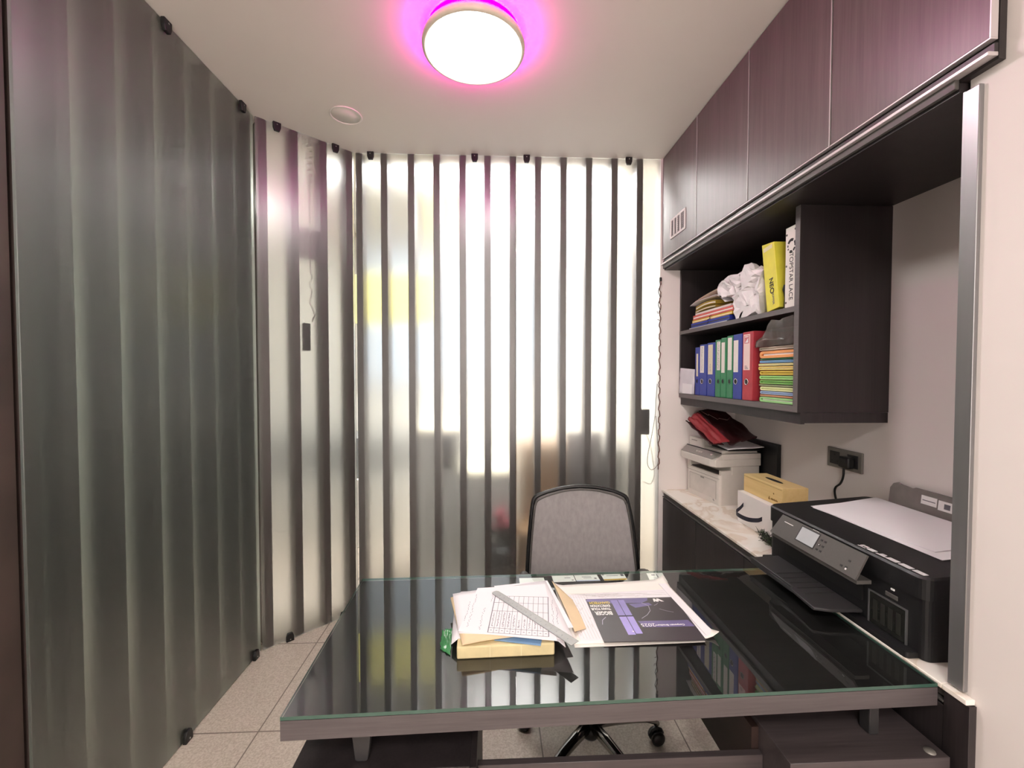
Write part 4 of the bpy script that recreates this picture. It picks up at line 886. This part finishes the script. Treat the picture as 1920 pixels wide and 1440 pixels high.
P5, P6, P4, P1, P3, P2 = Vector((1.205, 2.60, 1.240)), Vector((1.215, 2.305, 1.137)), Vector((1.303, 2.30, 1.150)), Vector((1.27, 2.61, 1.283)), Vector((1.520, 2.42, 1.212)), Vector((1.42, 2.64, 1.305))
m = MB(); m.slab([P6, P4, P1, P5], 0.006, 14, 18, crk(0.012, 4, 1)); obj('front_fold', m, M_mar, t)
m = MB(); m.slab([P4 + Vector((0, 0, -0.02)), P3 + Vector((0, -.02, -0.06)), P2, P1], 0.012, 16, 16, crk(0.016, 4, 5)); obj('bag_body', m, M_mar2, t)
m = MB()
def bgp(u, v): a = P4 * (1 - u) + P3 * u; b = P1 * (1 - u) + P2 * u; return a * (1 - v) + b * v + Vector((-0.003, -0.006, 0.016))
zz = [(0.10, .95), (0.18, .75), (0.22, .80), (0.30, .55), (0.38, .58), (0.55, .45), (0.75, .5)]
m.tube([bgp(*p) for p in zz], 0.0012, 4); obj('bag_print', m, mat('pale_bag_print', '#9a8a86', 0.6), t)
m = MB(); m.slab([P6 + Vector((-.012, .02, -.006)), P6 + Vector((.07, .02, -.012)), P5 + Vector((.05, 0, -.030)), P5 + Vector((-.015, 0, -.008))], 0.004, 8, 10, crk(0.008, 5, 9)); obj('lower_fold', m, M_mar2, t)

# ------------------------------------------------------------------ lower shelf: binders
ZS = 1.3984
def binder(y1, y0, ztop, col, colname, lab, lz, ly, hz, lb, ring, txt=None, extra=None):
    """spine between y1 (far) and y0 (near)"""
    yc = (y0 + y1) / 2; x0 = 1.218
    t = thing('lever_arch_binder', lb, 'binder', (x0 + 0.14, yc, ZS), 'binders on the lower shelf')
    mt_ = mat(colname, col, 0.42, var=0.07, scale=40)
    obj('cover', MB().box(x0, x0 + 0.285, y0 + 0.001, y1 - 0.001, ZS, ztop, 0.0025), mt_, t)
    obj('inner_pages', MB().box(x0 + 0.01, x0 + 0.27, y0 + 0.006, y1 - 0.006, ztop, ztop + 0.0008), M_dgp, t)
    l = obj('spine_label', MB().box(x0 - 0.0008, x0 - 0.0001, ly[1], ly[0], lz[0], lz[1]), lab, t)
    m = MB(); m.M = frame((x0 - 0.0002, (ly[0] + ly[1]) / 2 if hz is None or True else yc, hz), (0, -1, 0), (0, 0, 1))
    m.lathe([(0.0155, -0.0002), (0.0155, 0.0015), (0.0115, 0.0015), (0.0115, -0.0002)], (0, 0, 0), 24)
    obj('hole_ring', m, M_chrome if ring else mt_, t)
    m = MB(); m.M = frame((x0 - 0.0002, (ly[0] + ly[1]) / 2, hz), (0, -1, 0), (0, 0, 1)); m.lathe([(0.0114, 0.0006), (0, 0.0006)], (0, 0, 0), 24)
    m.lathe([(0.0114, -0.0003), (0.0114, 0.0006)], (0, 0, 0), 24)
    obj('finger_hole', m, M_inkd, t)
    if txt:
        cap, sz = txt
        text('label_text', cap, sz, frame((x0 - 0.0010, (ly[0] + ly[1]) / 2 + sz * 0.35, lz[0] + 0.010), (0, 0, 1), (0, 1, 0)), M_inkd, t, thick=0.0001)
    return t, x0
M_lab = mat('binder_label_paper', '#efe9e2', 0.7, var=0.03, scale=60); M_laby = mat('aged_label_paper', '#e5dcc0', 0.7, var=0.06, scale=60)
BLU, GRN, RED = '#2b3d97', '#2f8052', '#b23a45'
def scrib(t, x0, yc, z0, z1, wd):
    m = MB(); z = z0; m.M = frame((x0 - 0.0009, yc, 0), (0, -1, 0), (0, 0, 1))
    while z < z1:
        h = R.uniform(0.004, 0.008); w_ = R.uniform(0.3, 1) * wd / 2; o_ = R.uniform(-.2, .2) * wd
        m.box(o_ - w_, o_ + w_, z, z + h * 0.35, 0, 0.0002); m.box(o_ - w_, o_ - w_ + 0.0015, z, z + h, 0, 0.0002); z += h * 1.25
    obj('label_print', m, M_ink, t)
t1, x0 = binder(2.538, 2.482, 1.683, BLU, 'binder_blue', M_laby, (1.51, 1.645), (2.520, 2.500), 1.481, 'blue binder with a thin yellowed label, leftmost on the lower shelf', False)
t1, x0 = binder(2.481, 2.396, 1.696, BLU, 'binder_blue', M_lab, (1.531, 1.688), (2.474, 2.428), 1.481, 'second blue binder, handwritten white label, beside the leftmost one', True); scrib(t1, x0, 2.451, 1.545, 1.68, 0.012)
t1, x0 = binder(2.392, 2.306, 1.700, BLU, 'binder_blue', M_laby, (1.522, 1.689), (2.380, 2.330), 1.483, 'blue binder just left of the green ones', True); scrib(t1, x0, 2.355, 1.54, 1.58, 0.006)
t1, x0 = binder(2.304, 2.246, 1.710, GRN, 'binder_green', M_lab, (1.545, 1.700), (2.284, 2.252), 1.484, 'narrow green binder with bold dark label writing, first of the greens', False); scrib(t1, x0, 2.268, 1.555, 1.695, 0.014)
t1, x0 = binder(2.244, 2.191, 1.716, GRN, 'binder_green', M_lab, (1.531, 1.692), (2.238, 2.206), 1.485, 'middle green binder with a plain white label', False)
t1, x0 = binder(2.187, 2.133, 1.722, GRN, 'binder_green', M_lab, (1.545, 1.712), (2.176, 2.140), 1.486, 'green binder with label reaching its top, beside the right blue one', False)
t1, x0 = binder(2.128, 2.052, 1.724, BLU, 'binder_blue', M_lab, (1.534, 1.694), (2.122, 2.082), 1.487, 'blue binder standing between green and red binders', True)
t1, x0 = binder(2.046, 1.962, 1.728, RED, 'binder_red', mat('pink_white_label', '#f3d9d2', 0.7, var=0.03), (1.544, 1.716), (2.036, 1.984), 1.487, 'red binder with a pale pink label, the only red one', True)
m = MB(); m.M = frame((x0 - 0.0009, 2.010, 0), (0, -1, 0), (0, 0, 1)); m.box(-0.020, 0.020, 1.672, 1.710, 0, 0.0003); lbp = obj('label_emblem', m, mat('label_pink', '#cf7f86', 0.6), t1)
m = MB(); m.M = frame((x0 - 0.0012, 2.010, 0), (0, -1, 0), (0, 0, 1)); m.prism([(-0.014, 1.676), (0.012, 1.676), (0.012, 1.698), (-0.004, 1.684)], 0, 0.0002); m.box(-0.014, 0.014, 1.702, 1.706, 0, 0.0002); obj('emblem_shape', m, M_inkw, lbp)
m = MB(); m.M = frame((x0 - 0.0009, 2.010, 0), (0, -1, 0), (0, 0, 1))
for k in range(3): m.box(-0.014, 0.014 - 0.006 * k, 1.550 + 0.006 * k, 1.5525 + 0.006 * k, 0, 0.0003)
obj('label_print', m, M_ink, t1)
# white packet at the left end
t = thing('paper_packet', 'white paper packet propped at the left end of the lower shelf', 'packet', (1.22, 2.62, ZS))
m = MB(); m.slab([(1.197, 2.712, ZS + 0.001), (1.216, 2.545, ZS + 0.001), (1.222, 2.545, 1.552), (1.205, 2.705, 1.562)], 0.003, 10, 10, crk(0.006, 3, 3)); obj('wrapper', m, mat('crumpled_white_wrap', '#d9d5dc', 0.5, bump=0.3), t)
m = MB(); m.slab([(1.1965, 2.66, ZS + 0.003), (1.2065, 2.55, ZS + 0.003), (1.2075, 2.55, 1.46), (1.1975, 2.66, 1.465)], 0.0015); obj('white_label', m, M_paper, t)
obj('packet_core', MB().box(1.228, 1.30, 2.55, 2.695, ZS, 1.545, 0.006), mat('packet_grey', '#b9b5bb', 0.6), t)

# ------------------------------------------------------------------ lower shelf: coloured folder stack
stack = [('#9fd48c', 'light green', 1.400, 1.4225), ('#dba781', 'tan', 1.4255, 1.4325), ('#a3bad8', 'pale blue', 1.4355, 1.4485), ('#e2e8ae', 'pale yellow-green', 1.4515, 1.468),
         ('#b8c49a', 'grey-green', 1.4715, 1.4785), ('#7fb860', 'mid green', 1.4815, 1.498), ('#a5da88', 'bright green', 1.5015, 1.518), ('#d9bd50', 'mustard yellow', 1.5215, 1.5395),
         ('#ecd677', 'golden yellow', 1.5435, 1.559), ('#f0e8ae', 'pale yellow', 1.5625, 1.572), ('#86b2d8', 'sky blue', 1.5755, 1.5855), ('#2e6a48', 'dark green', 1.5885, 1.595), ('#eba265', 'orange', 1.5965, 1.6275), ('#cfc0ae', 'beige', 1.6315, 1.646)]
for k, (c, nm, z0, z1) in enumerate(stack):
    off = R.uniform(-0.006, 0.006); yl = 1.918 + R.uniform(-0.012, 0.008); xf = 1.222 + R.uniform(-0.004, 0.004)
    mt_ = mat('folder_card_' + nm.replace(' ', '_').replace('-', '_'), c, 0.6, var=0.06)
    pos = 'lowest' if k == 0 else ('topmost' if k == len(stack) - 1 else '')
    t = thing('document_folder', (nm + ' card folder ' + ('at the bottom of' if k == 0 else 'on top of' if k == len(stack) - 1 else 'in') + ' the stack right of the red binder' + ('' if k in (0, len(stack) - 1) else ', %s from the bottom' % (ORD[k] if k < 12 else 'thirteenth'))), 'folder', (1.33, 1.8, z0), 'coloured folders stacked beside the red binder')
    zm = (z0 + z1) / 2; th = max(0.0016, (z1 - z0) * 0.36)
    # folded cover: spine rounded at the left (far) end, open towards the right
    m = MB(); m.M = frame((xf, 0, 0), (0, 1, 0), (0, 0, 1)) if False else frame((xf, 0, 0), (0, -1, 0), (0, 0, 1))
    # local x = -y world, local y = z, local z = -x ... profile in (x, y)
    hz = (z1 - z0) / 2
    prof = [(-1.668, z1 - 0.0004), (-(yl - hz), z1)] + [(-(yl - hz) - hz * math.sin(a) * 1.2, zm + hz * math.cos(a)) for a in (0.5, 1.0, 1.57, 2.14, 2.64)] + [(-(yl - hz), z0), (-1.668, z0)] + [(-1.668, z0 + th), (-(yl - hz), z0 + th), (-(yl - hz * 0.6) + 0.0005, zm), (-(yl - hz), z1 - th), (-1.668, z1 - th)]
    m.prism(prof, -0.24, 0.0)
    obj('cover', m, mt_, t)
    obj('inner_pages', MB().box(xf + 0.004, xf + 0.23, 1.670, yl - hz - 0.006, z0 + th + 0.0002, z1 - th - 0.0002), mt_ if k % 4 else M_lab, t)
# plastic bag on the stack
def crumple(x0, x1, y0, y1, z0, z1, n, amp, seed, taper=None, fq=9.0):
    m = MB(); bm = m.bm; r = bmesh.ops.create_cube(bm, size=1.0)
    bmesh.ops.subdivide_edges(bm, edges=bm.edges[:], cuts=n, use_grid_fill=True)
    for v in bm.verts:
        p = v.co.copy() + Vector((.5, .5, .5)); 
        P = Vector((x0 + (x1 - x0) * p.x, y0 + (y1 - y0) * p.y, z0 + (z1 - z0) * p.z))
        if taper: P = taper(P, p)
        q = P * fq + Vector((seed, seed * 2, 0)); d = Vector((noise.noise(q), noise.noise(q + Vector((7, 3, 1))), noise.noise(q + Vector((2, 9, 5)))))
        d2 = Vector((noise.cell(q * 2.2), noise.cell(q * 2.2 + Vector((3, 1, 2))), noise.cell(q * 2.2 + Vector((5, 5, 5))))) - Vector((.5, .5, .5))
        P += d * amp * 1.6 + d2 * amp * 0.35
        P.z = max(P.z, z0 + 0.0005); v.co = P
    return m
def crumple_clamp(m, xmin=None, ymin=None, ymax=None, zmax=None, xmax=None):
    for v in m.bm.verts:
        if xmin is not None: v.co.x = max(v.co.x, xmin)
        if xmax is not None: v.co.x = min(v.co.x, xmax)
        if ymin is not None: v.co.y = max(v.co.y, ymin)
        if ymax is not None: v.co.y = min(v.co.y, ymax)
        if zmax is not None: v.co.z = min(v.co.z, zmax)
    return m
def tp(P, p):
    P.z = 1.648 + (P.z - 1.648) * (0.25 + 0.75 * min(1, (1.95 - P.y) / 0.12)) * (1 if p.x > 0.2 else 0.9); return P
mp_ = mat('smoky_plastic_film', '#6a625b', 0.18, var=0.3, scale=22, alpha=0.55)
m = crumple_clamp(crumple(1.215, 1.45, 1.680, 1.955, 1.648, 1.770, 12, 0.020, 3, tp, 11), xmin=1.208, ymin=1.668, zmax=1.774)
tag(obj('plastic_bag', m, mp_), 'crumpled smoky plastic bag on top of the coloured folder stack', 'plastic bag')

# ------------------------------------------------------------------ upper shelf
ZU = 1.7985
def fold(y0, y1, z0, z1, xf, col, nm, lb, tilt=0.0, dx=0.24, strap=False, wavy=0.0):
    t = thing('document_folder', lb, 'folder', (xf + 0.12, (y0 + y1) / 2, z0), 'folders piled at the left of the upper shelf')
    fn = (lambda u, v: wavy * math.sin(v * 3.0 + 0.4)) if wavy else None
    m = MB(); m.slab([(xf, y0, z0), (xf + dx, y0, z0), (xf + dx, y1, z0 + tilt), (xf, y1, z0 + tilt)], z1 - z0, 4, 10, fn)
    obj('cover', m, mat(nm, col, 0.55, var=0.08, scale=30), t)
    m = MB(); m.slab([(xf - 0.0004, y0 + 0.003, z0 + (z1 - z0) * .3), (xf + .1, y0 + 0.003, z0 + (z1 - z0) * .3), (xf + .1, y1 - 0.004, z0 + tilt + (z1 - z0) * .3), (xf - 0.0004, y1 - 0.004, z0 + tilt + (z1 - z0) * .3)], (z1 - z0) * .25, 4, 10, fn)
    obj('inner_pages', m, M_paper2 if nm != 'folder_navy' else M_dgp, t)
    if strap:
        obj('elastic_strap', MB().tube(smooth([(xf - 0.002, (y0 + y1) / 2 + .02, z0 - 0.001), (xf - 0.003, (y0 + y1) / 2, (z0 + z1) / 2), (xf - 0.002, (y0 + y1) / 2 - 0.012, z1 + 0.002), (xf + 0.1, (y0 + y1) / 2 - 0.03, z1 + 0.002)]), 0.0015, 5), M_blk, t)
fold(2.17, 2.60, ZU, 1.806, 1.208, '#5f7285', 'folder_slate', 'thin slate-blue folder lowest in the upper shelf pile')
fold(2.16, 2.585, 1.8065, 1.832, 1.214, '#26379a', 'folder_navy', 'blue folder with strap in the upper shelf pile', strap=True)
fold(2.14, 2.58, 1.8335, 1.849, 1.218, '#e0b83a', 'folder_amber', 'amber yellow folder between blue and coral ones', strap=True)
fold(2.13, 2.565, 1.8505, 1.877, 1.216, '#d2645a', 'folder_coral', 'coral red folder in the upper shelf pile')
fold(2.16, 2.55, 1.879, 1.890, 1.222, '#d8d3cc', 'folder_pale_grey', 'pale grey papers above the coral folder')
fold(2.31, 2.545, 1.892, 1.906, 1.22, '#8a7420', 'folder_olive', 'olive folder, lower of two in the upper shelf pile', wavy=0.006)
fold(2.31, 2.54, 1.909, 1.930, 1.22, '#a08728', 'folder_olive_light', 'lighter olive folder bulging below the white sheet', wavy=0.010)
t = thing('paper_sheet', 'white sheet curling down at both ends of the upper shelf pile', 'paper sheet', (1.3, 2.4, 1.95))
m = MB(); m.slab([(1.212, 2.20, 1.944), (1.44, 2.22, 1.944), (1.44, 2.60, 1.944), (1.212, 2.60, 1.944)], 0.0015, 6, 24, lambda u, v: 0.014 - 0.016 * max(0, (v - 0.80) / 0.20) ** 1.5 - 0.055 * max(0, (0.24 - v) / 0.24) ** 1.3 * (1 - u * .6)); obj('sheet', m, M_paper, t)
for k, (z0, lb) in enumerate([(1.976, 'lower tan sheet on top of the curled white paper'), (1.986, 'topmost tan envelope of the upper shelf pile')]):
    m = MB(); m.slab([(1.225 + 0.01 * k, 2.25, z0 + 0.012), (1.44, 2.25, z0 + 0.012), (1.44, 2.56 - 0.02 * k, z0 - 0.014), (1.225 + 0.01 * k, 2.56 - 0.02 * k, z0 - 0.014)], 0.003, 4, 8, lambda u, v: 0.004 * math.sin(v * 3))
    tag(obj('envelope', m, mat('tan_grey_paper', '#b9a78f', 0.7)), lb, 'envelope', 'tan envelopes on the upper shelf pile')
# crumpled white bag
def tw(P, p):
    k = max(0.0, (P.z - 1.86) / 0.18); P.y += 0.10 * k * (p.y - 0.12); P.x += 0.01 * math.sin(P.y * 30); return P
t = thing('paper_bag', 'crumpled white paper bag between the folder pile and yellow file box', 'bag', (1.3, 2.0, ZU))
m = crumple_clamp(crumple(1.215, 1.42, 1.905, 2.105, ZU, 2.025, 11, 0.024, 11, tw, 15), xmin=1.206, ymin=1.895)
for v in m.bm.verts:
    if v.co.z < 1.90: v.co.y = min(v.co.y, 2.118)
    if v.co.z < 1.86: v.co.x = max(1.206, 1.212 + (v.co.x - 1.212) * 1.0)
    v.co.z = max(v.co.z, ZU)
M_bagw = mat('white_bag_paper', '#e4e0e0', 0.55, var=0.02)
obj('bag_body', m, M_bagw, t)
m = crumple_clamp(crumple(1.208, 1.36, 2.08, 2.235, 1.925, 2.012, 7, 0.024, 21, None, 18), xmin=1.196)
obj('bag_mouth', m, M_bagw, t)
# yellow file box, leaning
t = thing('file_box', 'yellow file box leaning on the upper shelf', 'file box', (1.33, 1.84, ZU), 'file boxes on the upper shelf')
m = MB(); ang = math.atan2(0.043, 0.300); yv = Vector((0, math.sin(ang), math.cos(ang))); xv = Vector((0, -math.cos(ang), math.sin(ang)))
YO = Vector((1.212, 1.853, ZU + 0.0006)); YM = frame(YO, xv, yv)   # local x towards viewer right, y up, z towards -X
m.M = YM; m.prism([(0, 0), (0.082, 0), (0.082, 0.292), (0.0, 0.310)], -0.25, 0.0, bev=0.002)
lowz = None
M_yel = mat('file_box_yellow', '#e3dc4a', 0.45, var=0.05, scale=30)
zmin = min(v.co.z for v in m.bm.verts)
obj('box_body', m, M_yel, t)
YT = YM @ Matrix.Translation((0, 0, 0.0004))
text('lettering', 'N\nE\nO', 0.026, YT @ frame((0.030, 0.136, 0), (1, 0, 0), (0, 1, 0)) if False else YT @ Matrix.Translation((0.050, 0.128, 0)) @ Matrix.Rotation(math.radians(-90), 4, 'Z') @ Matrix.Translation((-0.0, -0.010, 0)), M_inkd, t) if False else text('lettering', 'NEO', 0.034, YT @ Matrix.Translation((0.034, 0.142, 0)) @ Matrix.Rotation(math.radians(-90), 4, 'Z'), M_inkd, t, bold=0.0008)
text('lettering', 'ZIPPER', 0.016, YT @ Matrix.Translation((0.044, 0.072, 0)) @ Matrix.Rotation(math.radians(-90), 4, 'Z'), M_ink, t, sx=1.05)
m = MB(); m.M = YM; m.box(0.010, 0.070, 0.270, 0.288, 0.0003, 0.0010); obj('top_label', m, mat('faded_label', '#e9e2b4', 0.6), t)
# white file box with ring emblem
t = thing('file_box', 'white file box with black ring emblem at the right end of the upper shelf', 'file box', (1.33, 1.70, ZU), 'file boxes on the upper shelf')
obj('box_body', MB().box(1.212, 1.46, 1.669, 1.738, ZU + 0.0003, 2.128, 0.002), mat('file_box_white', '#e9e4dc', 0.5, var=0.015), t)
FM = frame((1.2117, 1.738, ZU), (0, -1, 0), (0, 0, 1))
text('lettering', 'TOPSTAR LACE', 0.031, FM @ Matrix.Translation((0.026, 0.222, 0)) @ Matrix.Rotation(math.radians(-90), 4, 'Z'), M_inkd, t, sx=0.90)
m = MB(); m.M = FM
for a0, a1, r0, r1 in [(60, 150, .016, .026), (-10, 40, .017, .025), (165, 185, .018, .024), (200, 215, .018, .024), (240, 285, .016, .026), (300, 335, .017, .025)]:
    n_ = 6; P_ = [(r1 * math.cos(math.radians(a0 + (a1 - a0) * k / n_)), r1 * math.sin(math.radians(a0 + (a1 - a0) * k / n_)) * 1.15) for k in range(n_ + 1)] + [(r0 * math.cos(math.radians(a1 - (a1 - a0) * k / n_)), r0 * math.sin(math.radians(a1 - (a1 - a0) * k / n_)) * 1.15) for k in range(n_ + 1)]
    m.prism([(x + 0.036, y + 0.250) for x, y in P_], 0, 0.0004)
obj('ring_emblem', m, M_inkd, t)
m = MB(); m.M = FM
for x, y in [(0.008, 0.300), (0.058, 0.312), (0.008, 0.172), (0.062, 0.20), (0.008, 0.022), (0.064, 0.030)]: m.lathe([(0.0045, 0), (0.0038, 0.0015), (0, 0.002)], (x, y, 0), 12)
obj('rivet', m, M_gp, t)
m = crumple_clamp(crumple(1.23, 1.40, 1.742, 1.770, ZU, 1.905, 5, 0.006, 31, None, 25), ymin=1.7395, ymax=1.775)
tag(obj('plastic_pouch', m, mat('black_glitter_plastic', '#15191b', 0.3, var=0.6, scale=120)), 'dark crinkled pouch wedged between the yellow and white file boxes', 'pouch')
